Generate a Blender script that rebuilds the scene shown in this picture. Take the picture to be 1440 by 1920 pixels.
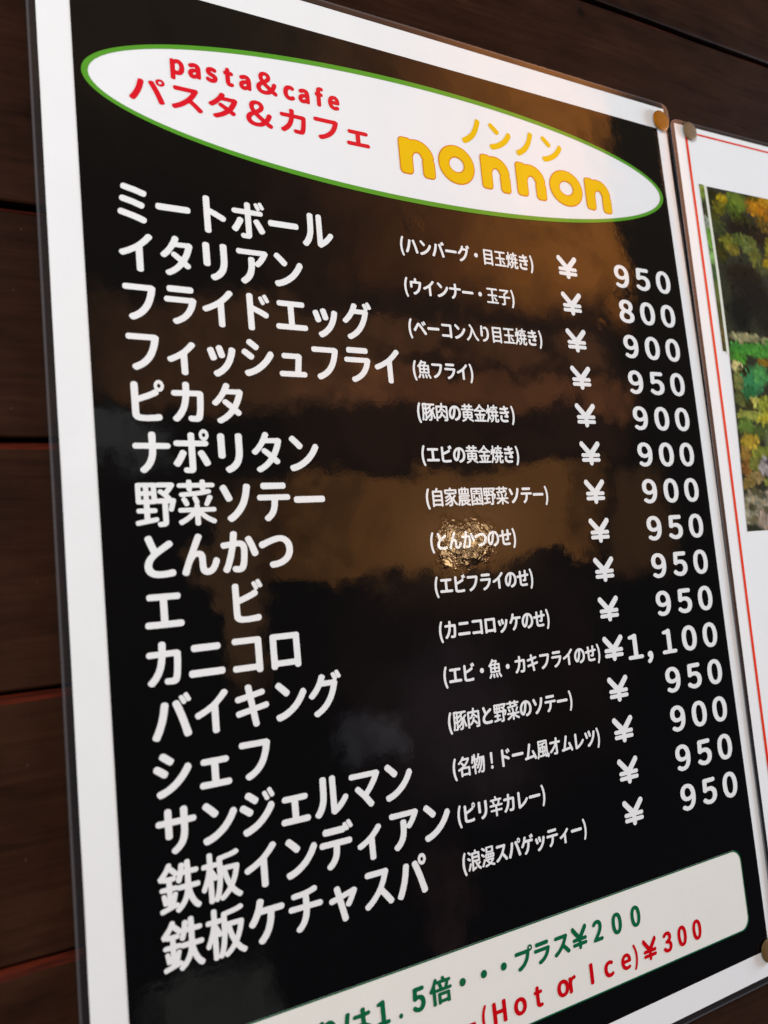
import bpy, math, random
from mathutils import Vector, Matrix
from mathutils.geometry import delaunay_2d_cdt

# ------------------------------------------------------------------ plane coordinates
# u runs right and v runs down along the wall in menu rows, w runs into the wall
S = 0.01707                       # one menu row in metres
UC, VC, Z0 = -7.6, 6.8, 1.45
def W(u, v, w=0.0):
    return Vector(((u - UC) * S, w * S, Z0 - (v - VC) * S))
def WM(u, v, mm=0.0):             # same, with the depth in millimetres towards the room
    return Vector(((u - UC) * S, -mm * .001, Z0 - (v - VC) * S))

for o in list(bpy.data.objects):
    bpy.data.objects.remove(o)
scene = bpy.context.scene
COL = scene.collection

# ------------------------------------------------------------------ camera
R = ((0.8744180201010391, 0.09372507967487037, -0.4760343848530839),
     (-0.03356641262281418, 0.9904991843475296, 0.13335914573252497),
     (0.4840107664775132, -0.10063287358916594, 0.8692563503863349))
CU, CV, CW = -18.303175526626386, 8.064037500709741, -15.299987086207981
def tw(r):
    return Vector((r[0], r[2], -r[1]))
cam = bpy.data.cameras.new('camera')
camo = bpy.data.objects.new('camera', cam); COL.objects.link(camo)
rx, ry, rz = tw(R[0]), -tw(R[1]), -tw(R[2])
camo.matrix_world = Matrix(((rx.x, ry.x, rz.x, 0), (rx.y, ry.y, rz.y, 0), (rx.z, ry.z, rz.z, 0), (0, 0, 0, 1)))
camo.location = W(CU, CV, CW)
cam.sensor_fit = 'VERTICAL'; cam.sensor_height = 36; cam.sensor_width = 27
cam.lens = 1506.44 / 1920 * 36
cam.clip_start = .01; cam.clip_end = 50
cam.dof.use_dof = True
fp = W(-6.5, 7.0) - camo.location
cam.dof.focus_distance = -fp.dot(rz)
cam.dof.aperture_fstop = 10.0
scene.camera = camo

# ------------------------------------------------------------------ node helpers
class NT:
    def __init__(self, tree):
        self.t = tree; tree.nodes.clear()
    def n(self, kind, **kw):
        nd = self.t.nodes.new(kind)
        for k, v in kw.items():
            setattr(nd, k, v)
        return nd
    def l(self, a, b):
        self.t.links.new(a, b)
    def put(self, sock, v):
        if isinstance(v, bpy.types.NodeSocket): self.l(v, sock)
        else: sock.default_value = v
    def m(self, op, a, b=0.0, c=None, clamp=False):
        nd = self.n('ShaderNodeMath', operation=op, use_clamp=clamp)
        self.put(nd.inputs[0], a); self.put(nd.inputs[1], b)
        if c is not None: self.put(nd.inputs[2], c)
        return nd.outputs[0]
    def step(self, x, a, b):       # smooth ramp from 0 at a to 1 at b
        nd = self.n('ShaderNodeMapRange', interpolation_type='SMOOTHSTEP')
        self.put(nd.inputs[0], x); nd.inputs[1].default_value = a; nd.inputs[2].default_value = b
        return nd.outputs[0]
    def mix(self, f, a, b):
        nd = self.n('ShaderNodeMix', data_type='RGBA')
        self.put(nd.inputs[0], f); self.put(nd.inputs[6], a); self.put(nd.inputs[7], b)
        return nd.outputs[2]
    def noise(self, vec, scale, detail=3, rough=.55, dist=0.0):
        nd = self.n('ShaderNodeTexNoise')
        self.put(nd.inputs['Vector'], vec); nd.inputs['Scale'].default_value = scale
        nd.inputs['Detail'].default_value = detail; nd.inputs['Roughness'].default_value = rough
        nd.inputs['Distortion'].default_value = dist
        return nd.outputs[0]
    def mapping(self, vec, sc=(1, 1, 1), loc=(0, 0, 0), rot=(0, 0, 0)):
        nd = self.n('ShaderNodeMapping'); self.put(nd.inputs[0], vec)
        nd.inputs[1].default_value = loc; nd.inputs[2].default_value = rot; nd.inputs[3].default_value = sc
        return nd.outputs[0]

# ------------------------------------------------------------------ world: unseen surroundings laid out for the reflections in the film
world = bpy.data.worlds.new('World'); scene.world = world; world.use_nodes = True
w = NT(world.node_tree)
gen = w.n('ShaderNodeTexCoord').outputs['Generated']
sep = w.n('ShaderNodeSeparateXYZ'); w.l(gen, sep.inputs[0])
front = w.m('MAXIMUM', w.m('MULTIPLY', sep.outputs[1], -1.0), .06)
D = -CW
u0 = w.m('ADD', w.m('MULTIPLY', w.m('DIVIDE', sep.outputs[0], front), D), CU)
v0 = w.m('SUBTRACT', CV, w.m('MULTIPLY', w.m('DIVIDE', sep.outputs[2], front), D))
cmb = w.n('ShaderNodeCombineXYZ'); w.l(u0, cmb.inputs[0]); w.l(v0, cmb.inputs[1])
P = cmb.outputs[0]
na = w.noise(w.mapping(P, (1.0, .8, 1)), .55, 6, .68)
nb = w.noise(w.mapping(P, (1.0, 1.2, 1), (7.3, 2.1, 0)), .5, 6, .68)
nc = w.noise(P, 2.6, 5, .7); nd_ = w.noise(w.mapping(P, (1.5, 1, 1), (3, 9, 0)), 2.4, 5, .7)
u = w.m('ADD', u0, w.m('ADD', w.m('MULTIPLY', w.m('SUBTRACT', na, .5), 4.0), w.m('MULTIPLY', w.m('SUBTRACT', nc, .5), .7)))
v = w.m('ADD', v0, w.m('ADD', w.m('MULTIPLY', w.m('SUBTRACT', nb, .5), 2.4), w.m('MULTIPLY', w.m('SUBTRACT', nd_, .5), .8)))
def box(ua, ub, va, vb, su=.5, sv=.35, su2=None, sv2=None):
    a = w.m('MULTIPLY', w.step(u, ua - su, ua + su), w.step(u, ub + (su2 or su), ub - (su2 or su)))
    b = w.m('MULTIPLY', w.step(v, va - sv, va + sv), w.step(v, vb + (sv2 or sv), vb - (sv2 or sv)))
    return w.m('MULTIPLY', a, b)
PATCHES = [
    # warm and grey patches placed so their reflections land on the menu: (ua, ub, va, vb, su, sv, su2, sv2, colour)
    ((-9.3, -1.25, -12.0, 1.0, 2.6, 1.0, .10, .45), (.78, .245, .045)),
    ((-6.0, -1.5, -6.0, .6, 2.4, 1.5, .8, .8), (1.7, .58, .07)),
    ((-9.6, -7.6, 1.75, 2.6, .3, .12, .3, .12), (.72, .27, .10)),
    ((-7.2, -5.2, 1.75, 2.7, .3, .12, .3, .12), (.72, .27, .10)),
    ((-4.7, -3.0, 1.7, 2.6, .3, .12, .3, .12), (.62, .24, .09)),
    ((-11.2, -2.6, 2.95, 3.75, 1.2, .2, .8, .12), (1.05, .36, .12)),
    ((-15.2, -9.4, 1.7, 3.9, 1.8, .3, 1.0, .2), (.62, .26, .10)),
    ((-11.9, -3.9, 5.3, 7.75, 1.2, .15, .6, .08), (1.45, .58, .15)),
    ((-13.6, -12.5, 5.6, 9.6, .25, .6, .25, .8), (.62, .30, .12)),
    ((-16.6, -9.0, -9.0, -1.6, 2.0, 1.2, 2.0, 1.2), (.12, .08, .04)),
    ((-11.5, -2.4, -5.0, 5.2, 1.5, 1.5, .8, .5), (.20, .075, .035)),
    ((-11.0, -4.0, 8.0, 12.0, 1.0, .5, 1.0, 1.5), (.075, .034, .024)),
    ((-3.3, -1.3, 5.6, 8.4, .5, .4, .5, .4), (.45, .2, .07)),
    ((-15.8, -14.4, 4.2, 4.9, .4, .2, .4, .2), (.36, .38, .38)),
    ((-11.2, -9.9, 10.7, 11.6, .4, .3, .4, .3), (.36, .36, .42)),
    ((-9.8, -7.2, 9.8, 12.4, 1.2, 1.0, 1.2, 1.0), (.12, .09, .11)),
    ((-15.0, -13.3, 14.6, 16.2, .5, .3, .5, .3), (.24, .25, .22)),
    ((-9.6, -8.8, 13.4, 16.5, .5, .6, .5, .6), (.16, .08, .07)),
]
colr = w.mix(w.step(v0, -6.0, 14.0), (.12, .092, .065, 1), (.024, .024, .030, 1))
tone = w.noise(w.mapping(P, (1, .8, 1), (4, 5, 0)), .55, 7, .66, .5)
for prm, c in PATCHES:
    f = box(*prm)
    f = w.m('MULTIPLY', f, w.m('MAXIMUM', .05, w.m('ADD', -.55, w.m('MULTIPLY', tone, 3.1))))
    add = w.n('ShaderNodeMix', data_type='RGBA', blend_type='ADD')
    w.l(f, add.inputs[0]); w.l(colr, add.inputs[6]); add.inputs[7].default_value = (*c, 1)
    colr = add.outputs[2]
# soft halo painted into the world round the small lamp
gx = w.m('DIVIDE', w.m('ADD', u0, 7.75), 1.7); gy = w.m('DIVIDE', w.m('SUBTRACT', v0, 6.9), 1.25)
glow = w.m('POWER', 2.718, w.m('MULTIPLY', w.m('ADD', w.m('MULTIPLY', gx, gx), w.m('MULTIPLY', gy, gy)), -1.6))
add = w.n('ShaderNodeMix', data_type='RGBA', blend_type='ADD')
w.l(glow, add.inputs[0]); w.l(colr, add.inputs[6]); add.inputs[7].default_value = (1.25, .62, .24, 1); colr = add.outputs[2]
# warm strip added to the world to brown the film margins between the sheets
warm_strip = w.m('MULTIPLY', w.m('MULTIPLY', w.step(u0, .82, .98), w.step(u0, 2.1, 1.7)), w.m('ADD', w.m('MULTIPLY', w.step(v0, 14.0, 9.0), .30), w.m('MULTIPLY', w.step(v0, 9.0, -3.0), .70)))
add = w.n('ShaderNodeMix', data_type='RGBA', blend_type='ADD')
w.l(warm_strip, add.inputs[0]); w.l(colr, add.inputs[6]); add.inputs[7].default_value = (2.1, .86, .42, 1); colr = add.outputs[2]
# warm fill added from below to tint the lower paper
colr = w.mix(w.step(v0, 19.0, 30.0), colr, (1.25, .84, .46, 1))
# pale ambient fill added outside the directions mirrored in the menu
side = w.m('MAXIMUM', w.step(u0, -19.5, -24.0), w.step(u0, 16.0, 26.0))
colr = w.mix(side, colr, (.30, .32, .36, 1))
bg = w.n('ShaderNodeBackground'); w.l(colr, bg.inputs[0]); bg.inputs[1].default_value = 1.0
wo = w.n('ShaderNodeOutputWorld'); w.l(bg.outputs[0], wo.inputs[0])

# ------------------------------------------------------------------ lamps
def area(name, pos, target, size, power, color):
    L = bpy.data.lights.new(name, 'AREA'); L.shape = 'SQUARE'; L.size = size; L.energy = power; L.color = color
    o = bpy.data.objects.new(name, L); COL.objects.link(o); o.location = pos
    o.rotation_euler = (target - pos).to_track_quat('-Z', 'Y').to_euler()
    return o
area('key_light', W(-43, -17, -40), W(-12, 2), .40, 7.6, (.93, .97, 1.0))  # unseen key lamp added at the upper left
area('side_fill', W(64, 0, -15), W(4, 4), .30, 21.0, (.66, .83, 1.0))  # unseen cool lamp added to brighten the right side
# the small warm lamp whose image sparkles in the film, on the mirrored line of sight
d = W(-7.75, 7.25) - camo.location; d.y = -d.y; d.normalize()
L = bpy.data.lights.new('warm_lamp', 'POINT'); L.energy = 3.2; L.color = (1.0, .66, .34); L.shadow_soft_size = .06
lo = bpy.data.objects.new('warm_lamp', L); COL.objects.link(lo); lo.location = W(-7.75, 7.25) + d * 2.2

scene.view_settings.view_transform = 'Standard'; scene.view_settings.look = 'None'
scene.view_settings.exposure = 0; scene.view_settings.gamma = 1
scene.view_settings.use_curve_mapping = False
scene.render.engine = 'CYCLES'
scene.cycles.max_bounces = 8; scene.cycles.transparent_max_bounces = 16
scene.cycles.caustics_reflective = False

# ------------------------------------------------------------------ materials
def crumple(b, obj):
    """height of the laminating film: slow waves, fine ripples and a few crumpled blisters"""
    slow = b.noise(b.mapping(obj, (1, 1, .8)), 14, 1, .4)
    fine = b.noise(b.mapping(obj, (1, 1, .9)), 150, 3, .6)
    bump = b.n('ShaderNodeBump'); bump.inputs['Strength'].default_value = 1
    bump.inputs['Distance'].default_value = .0004; b.l(slow, bump.inputs['Height'])
    b2 = b.n('ShaderNodeBump'); b2.inputs['Strength'].default_value = 1
    b2.inputs['Distance'].default_value = .000014; b.l(fine, b2.inputs['Height']); b.l(bump.outputs[0], b2.inputs['Normal'])
    # blisters
    mask = None
    wob = b.noise(obj, 130, 3, .6)
    for (uu, vv, ru, rv, k) in BLISTERS:
        c = W(uu, vv) - MENU_BASE
        mp = b.mapping(obj, (1 / (ru * S), 0, 1 / (rv * S)), (-c.x / (ru * S), 0, -c.z / (rv * S)))
        ln = b.n('ShaderNodeVectorMath', operation='LENGTH'); b.l(mp, ln.inputs[0])
        f = b.m('MULTIPLY', b.step(b.m('ADD', ln.outputs['Value'], b.m('MULTIPLY', b.m('SUBTRACT', wob, .5), 1.3)), 1.0, .1), k)
        mask = f if mask is None else b.m('MAXIMUM', mask, f)
    cr = b.noise(b.mapping(obj, (1, 1, 1)), 300, 4, .55, 1.2)
    b3 = b.n('ShaderNodeBump'); b3.inputs['Strength'].default_value = 1; b3.inputs['Distance'].default_value = .00012
    b.l(b.m('MULTIPLY', cr, mask), b3.inputs['Height']); b.l(b2.outputs[0], b3.inputs['Normal'])
    return b3.outputs[0]
MENU_BASE = W(-7.6, 19.0)
BLISTERS = [(-7.7, 7.05, 1.15, .75, 1.0), (-8.26, -.54, .38, .34, .8), (-1.72, .42, .40, .34, .7), (-2.6, 1.45, .25, .2, .5), (-8.0, 1.1, .5, .25, .35)]
def new_mat(name):
    m = bpy.data.materials.new(name); m.use_nodes = True
    return m, NT(m.node_tree)
def printed(name, color, vary=.06, rough=.5):
    """ink or paper under glossy film"""
    m, b = new_mat(name)
    obj = b.n('ShaderNodeTexCoord').outputs['Object']
    n1 = b.noise(obj, 60, 5, .6); n2 = b.noise(obj, 900, 2, .5)
    f = b.m('ADD', b.m('MULTIPLY', b.m('SUBTRACT', n1, .5), vary), b.m('MULTIPLY', b.m('SUBTRACT', n2, .5), vary * .6))
    hsv = b.n('ShaderNodeHueSaturation'); b.l(b.m('ADD', 1.0, f), hsv.inputs['Value']); hsv.inputs['Color'].default_value = (*color, 1)
    p = b.n('ShaderNodeBsdfPrincipled'); b.l(hsv.outputs[0], p.inputs['Base Color'])
    p.inputs['Roughness'].default_value = .6; p.inputs['Specular IOR Level'].default_value = 0.0
    p.inputs['Coat Weight'].default_value = 1.0; b.put(p.inputs['Coat Roughness'], b.m('ADD', .010, b.m('MULTIPLY', b.step(b.noise(b.mapping(obj, (1, 1, 1), (.3, 0, .2)), 22, 6, .68, .6), .52, .74), .10))); p.inputs['Coat IOR'].default_value = 1.52
    b.l(crumple(b, obj), p.inputs['Coat Normal'])
    o = b.n('ShaderNodeOutputMaterial'); b.l(p.outputs[0], o.inputs[0])
    return m
M_PAPER = printed('white_paper', (.80, .795, .785), .07)
M_BLACK = printed('black_ink', (.0024, .0022, .0024))
M_WHITE = printed('white_print', (.80, .79, .775), .10)
M_OVALW = printed('white_oval', (.80, .795, .79), .07)
M_RIM = printed('green_rim', (.085, .30, .022))
M_RED = printed('red_print', (.66, .006, .018))
M_YEL = printed('yellow_print', (.78, .47, .001))
M_ORG = printed('orange_outline', (.72, .21, .008))
M_BOX = printed('cream_box', (.79, .76, .695), .07)
M_BOXL = printed('green_line', (.004, .10, .04))
M_GRN = printed('green_print', (.004, .115, .042))
M_RED2 = printed('deep_red_print', (.55, .002, .006))
M_POST = printed('poster_paper', (.84, .83, .815), .06)
M_PRED = printed('red_line', (.74, .030, .006))
M_CREAM = printed('cream_line', (.72, .72, .60), .03)

def film_mat(name='clear_film', milk=.016):
    m, b = new_mat(name)
    obj = b.n('ShaderNodeTexCoord').outputs['Object']
    nrm = crumple(b, obj)
    tr = b.n('ShaderNodeBsdfTransparent'); tr.inputs[0].default_value = (.93, .93, .94, 1)
    df = b.n('ShaderNodeBsdfDiffuse'); df.inputs[0].default_value = (.72, .72, .78, 1)
    gl = b.n('ShaderNodeBsdfGlossy'); gl.inputs['Roughness'].default_value = .06; b.l(nrm, gl.inputs['Normal'])
    mx = b.n('ShaderNodeMixShader'); mx.inputs[0].default_value = milk; b.l(tr.outputs[0], mx.inputs[1]); b.l(df.outputs[0], mx.inputs[2])
    fr = b.n('ShaderNodeFresnel'); fr.inputs[0].default_value = 1.5; b.l(nrm, fr.inputs['Normal'])
    m2 = b.n('ShaderNodeMixShader'); b.l(b.m('MULTIPLY', fr.outputs[0], 1.8, clamp=True), m2.inputs[0]); b.l(mx.outputs[0], m2.inputs[1]); b.l(gl.outputs[0], m2.inputs[2])
    o = b.n('ShaderNodeOutputMaterial'); b.l(m2.outputs[0], o.inputs[0])
    return m
M_FILM = film_mat(); M_LIP = film_mat('sealed_film_lip', .075)
def edge_mat():
    m, b = new_mat('cut_film_edge')
    p = b.n('ShaderNodeBsdfPrincipled'); p.inputs['Base Color'].default_value = (.16, .15, .15, 1); p.inputs['Roughness'].default_value = .2
    o = b.n('ShaderNodeOutputMaterial'); b.l(p.outputs[0], o.inputs[0])
    return m
M_EDGE = edge_mat()

def wood_mat(name, dark, light, flecked=False):
    m, b = new_mat(name)
    obj = b.n('ShaderNodeTexCoord').outputs['Object']
    tone = b.noise(b.mapping(obj, (1.2, 1, 12)), 3.0, 2, .5)
    grain = b.noise(b.mapping(obj, (6, 20, 110)), 4.0, 6, .62, .4)
    fine = b.noise(b.mapping(obj, (30, 60, 600)), 5.0, 3, .6)
    blot = b.noise(b.mapping(obj, (14, 14, 34)), 2.0, 5, .6, .3)
    f = b.m('ADD', b.m('MULTIPLY', tone, .50), b.m('ADD', b.m('MULTIPLY', grain, .38), b.m('ADD', b.m('MULTIPLY', fine, .12), b.m('MULTIPLY', blot, .50))))
    if flecked:            # uneven patches and flecks along the groove
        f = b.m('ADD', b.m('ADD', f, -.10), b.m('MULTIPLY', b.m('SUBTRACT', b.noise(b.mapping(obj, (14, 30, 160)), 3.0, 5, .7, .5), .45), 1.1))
    cr = b.n('ShaderNodeValToRGB'); b.l(f, cr.inputs[0])
    e = cr.color_ramp.elements; e[0].position = .52; e[0].color = (*dark, 1); e[1].position = 1.0; e[1].color = (*light, 1)
    col = cr.outputs[0]
    if not flecked:        # small dents and chips
        vo = b.n('ShaderNodeTexVoronoi'); b.l(b.mapping(obj, (22, 22, 22)), vo.inputs['Vector']); vo.inputs['Scale'].default_value = 1.0
        dent = b.step(vo.outputs['Distance'], .075, .03)
        col = b.mix(b.m('MULTIPLY', dent, .75), col, (.004, .002, .002, 1))
        v2 = b.n('ShaderNodeTexVoronoi'); b.l(b.mapping(obj, (30, 30, 30), (3.1, 1, 7)), v2.inputs['Vector'])
        col = b.mix(b.m('MULTIPLY', b.step(v2.outputs['Distance'], .045, .02), .5), col, (.12, .085, .06, 1))
    p = b.n('ShaderNodeBsdfPrincipled'); b.l(col, p.inputs['Base Color'])
    b.put(p.inputs['Roughness'], b.m('ADD', .40, b.m('MULTIPLY', blot, .25)))
    p.inputs['Specular IOR Level'].default_value = .035
    bp = b.n('ShaderNodeBump'); bp.inputs['Distance'].default_value = .0003; bp.inputs['Strength'].default_value = .7
    b.l(b.m('ADD', grain, b.m('MULTIPLY', blot, .8)), bp.inputs['Height']); b.l(bp.outputs[0], p.inputs['Normal'])
    o = b.n('ShaderNodeOutputMaterial'); b.l(p.outputs[0], o.inputs[0])
    return m
M_WOOD = wood_mat('dark_stained_wood', (.006, .0023, .0016), (.041, .0160, .0078))
M_LIT_EDGE = wood_mat('lit_red_edge', (.012, .0036, .0026), (.105, .015, .006), True)  # redder colour stands in for light caught on the lower bevel
M_GAP = wood_mat('groove_shadow', (.003, .0012, .0009), (.007, .0026, .0016), True); M_GAP.node_tree.nodes['Principled BSDF'].inputs['Specular IOR Level'].default_value = 0

def print_mat():
    """a glossy photographic print; its picture is the mesh's own printed colours"""
    m, b = new_mat('photo_print')
    at = b.n('ShaderNodeAttribute', attribute_name='picture')
    obj = b.n('ShaderNodeTexCoord').outputs['Object']
    hs = b.n('ShaderNodeHueSaturation'); b.l(at.outputs['Color'], hs.inputs['Color'])
    b.l(b.m('ADD', .80, b.m('MULTIPLY', b.noise(obj, 900, 3, .6), .40)), hs.inputs['Value'])
    p = b.n('ShaderNodeBsdfPrincipled'); b.l(hs.outputs[0], p.inputs['Base Color'])
    p.inputs['Specular IOR Level'].default_value = 0; p.inputs['Coat Weight'].default_value = 1; p.inputs['Coat Roughness'].default_value = .03
    o = b.n('ShaderNodeOutputMaterial'); b.l(p.outputs[0], o.inputs[0])
    return m
M_PHOTO = print_mat()

def brass_mat(name, base, rough):
    m, b = new_mat(name)
    obj = b.n('ShaderNodeTexCoord').outputs['Object']
    n = b.noise(obj, 700, 4, .6)
    p = b.n('ShaderNodeBsdfPrincipled')
    b.l(b.mix(n, (*[c * .75 for c in base], 1), (*[min(1, c * 1.2) for c in base], 1)), p.inputs['Base Color'])
    p.inputs['Metallic'].default_value = .30; p.inputs['Specular IOR Level'].default_value = .15; b.put(p.inputs['Roughness'], b.m('ADD', rough, b.m('MULTIPLY', n, .2)))
    o = b.n('ShaderNodeOutputMaterial'); b.l(p.outputs[0], o.inputs[0])
    return m

# ------------------------------------------------------------------ object helpers
def link(name, verts, faces, mats, parent=None, base=None, smooth=False, slots=None):
    me = bpy.data.meshes.new(name)
    base = base or Vector((0, 0, 0))
    me.from_pydata([tuple(Vector(p) - base) for p in verts], [], faces)
    for m in (mats if isinstance(mats, (list, tuple)) else [mats]): me.materials.append(m)
    if slots:
        for f, k in zip(me.polygons, slots): f.material_index = k
    if smooth:
        me.polygons.foreach_set('use_smooth', [True] * len(me.polygons))
    me.update()
    o = bpy.data.objects.new(name, me); COL.objects.link(o)
    if parent: o.parent = parent
    return o
def root(name, loc, label, cat, group=None):
    o = bpy.data.objects.new(name, None); COL.objects.link(o); o.location = loc; o.empty_display_size = .02
    o['label'] = label; o['category'] = cat
    if group: o['group'] = group
    return o

# bow of the menu sheet off the wall, in millimetres
def bow(u, v):
    return .35 * math.sin(u * .31 + 1.0) * math.sin(v * .22 + .4) + .25 * math.sin(v * .45 + u * .12)

def grid_quad(f, nu, nv):
    V = [f(i / nu, j / nv) for j in range(nv + 1) for i in range(nu + 1)]
    F = [(j * (nu + 1) + i, (j + 1) * (nu + 1) + i, (j + 1) * (nu + 1) + i + 1, j * (nu + 1) + i + 1) for j in range(nv) for i in range(nu)]
    return V, F
def slab(name, u0, u1, v0, v1, mm, thick, mat, parent, base, nu=40, nv=56, wave=bow, corner=0.0):
    """thin sheet with a bowed face, rounded corners by clipping in the outline, and real edges"""
    def g(s, t):
        uu, vv = u0 + (u1 - u0) * s, v0 + (v1 - v0) * t
        return WM(uu, vv, mm + wave(uu, vv))
    V, F = grid_quad(g, nu, nv)
    n = len(V)
    rim = [i for i in range(nu + 1)] + [(j * (nu + 1) + nu) for j in range(1, nv + 1)] + [nv * (nu + 1) + i for i in range(nu - 1, -1, -1)] + [j * (nu + 1) for j in range(nv - 1, 0, -1)]
    for k in rim: V.append(V[k] + Vector((0, thick * .001, 0)))
    m = len(rim)
    for k in range(m):
        a, b2 = rim[k], rim[(k + 1) % m]
        F.append((a, b2, n + (k + 1) % m, n + k))
    return link(name, V, F, mat, parent, base)
def rounded(u0, u1, v0, v1, r, n=8):
    P = []
    for cx, cy, a0 in ((u1 - r, v0 + r, -90), (u1 - r, v1 - r, 0), (u0 + r, v1 - r, 90), (u0 + r, v0 + r, 180)):
        for k in range(n + 1):
            a = math.radians(a0 + 90 * k / n); P.append((cx + r * math.cos(a), cy + r * math.sin(a)))
    return P
def densify(P, step):
    out = []
    for k in range(len(P)):
        a, b = P[k], P[(k + 1) % len(P)]
        n = max(1, int(math.hypot(b[0] - a[0], b[1] - a[1]) / step))
        for i in range(n): out.append((a[0] + (b[0] - a[0]) * i / n, a[1] + (b[1] - a[1]) * i / n))
    return out
def radial_fill(outer, cu, cv, rings, mm):
    """face for a convex outline built as rings, so it follows the bow of the sheet"""
    V = []; F = []; n = len(outer)
    for k in range(1, rings + 1):
        s = k / rings
        for (a, b) in outer:
            uu, vv = cu + (a - cu) * s, cv + (b - cv) * s
            V.append(WM(uu, vv, mm + bow(uu, vv)))
    V.append(WM(cu, cv, mm + bow(cu, cv))); c = len(V) - 1
    for i in range(n): F.append((c, (i + 1) % n, i))
    for k in range(rings - 1):
        for i in range(n):
            a, b = k * n + i, k * n + (i + 1) % n
            F.append((a, b, b + n, a + n))
    return V, F
def ring(outer, inner, mm, wave=bow):
    n = len(outer); V = [WM(a, b, mm + wave(a, b)) for a, b in outer] + [WM(a, b, mm + wave(a, b)) for a, b in inner]
    return V, [(i, (i + 1) % n, n + (i + 1) % n, n + i) for i in range(n)]

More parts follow.
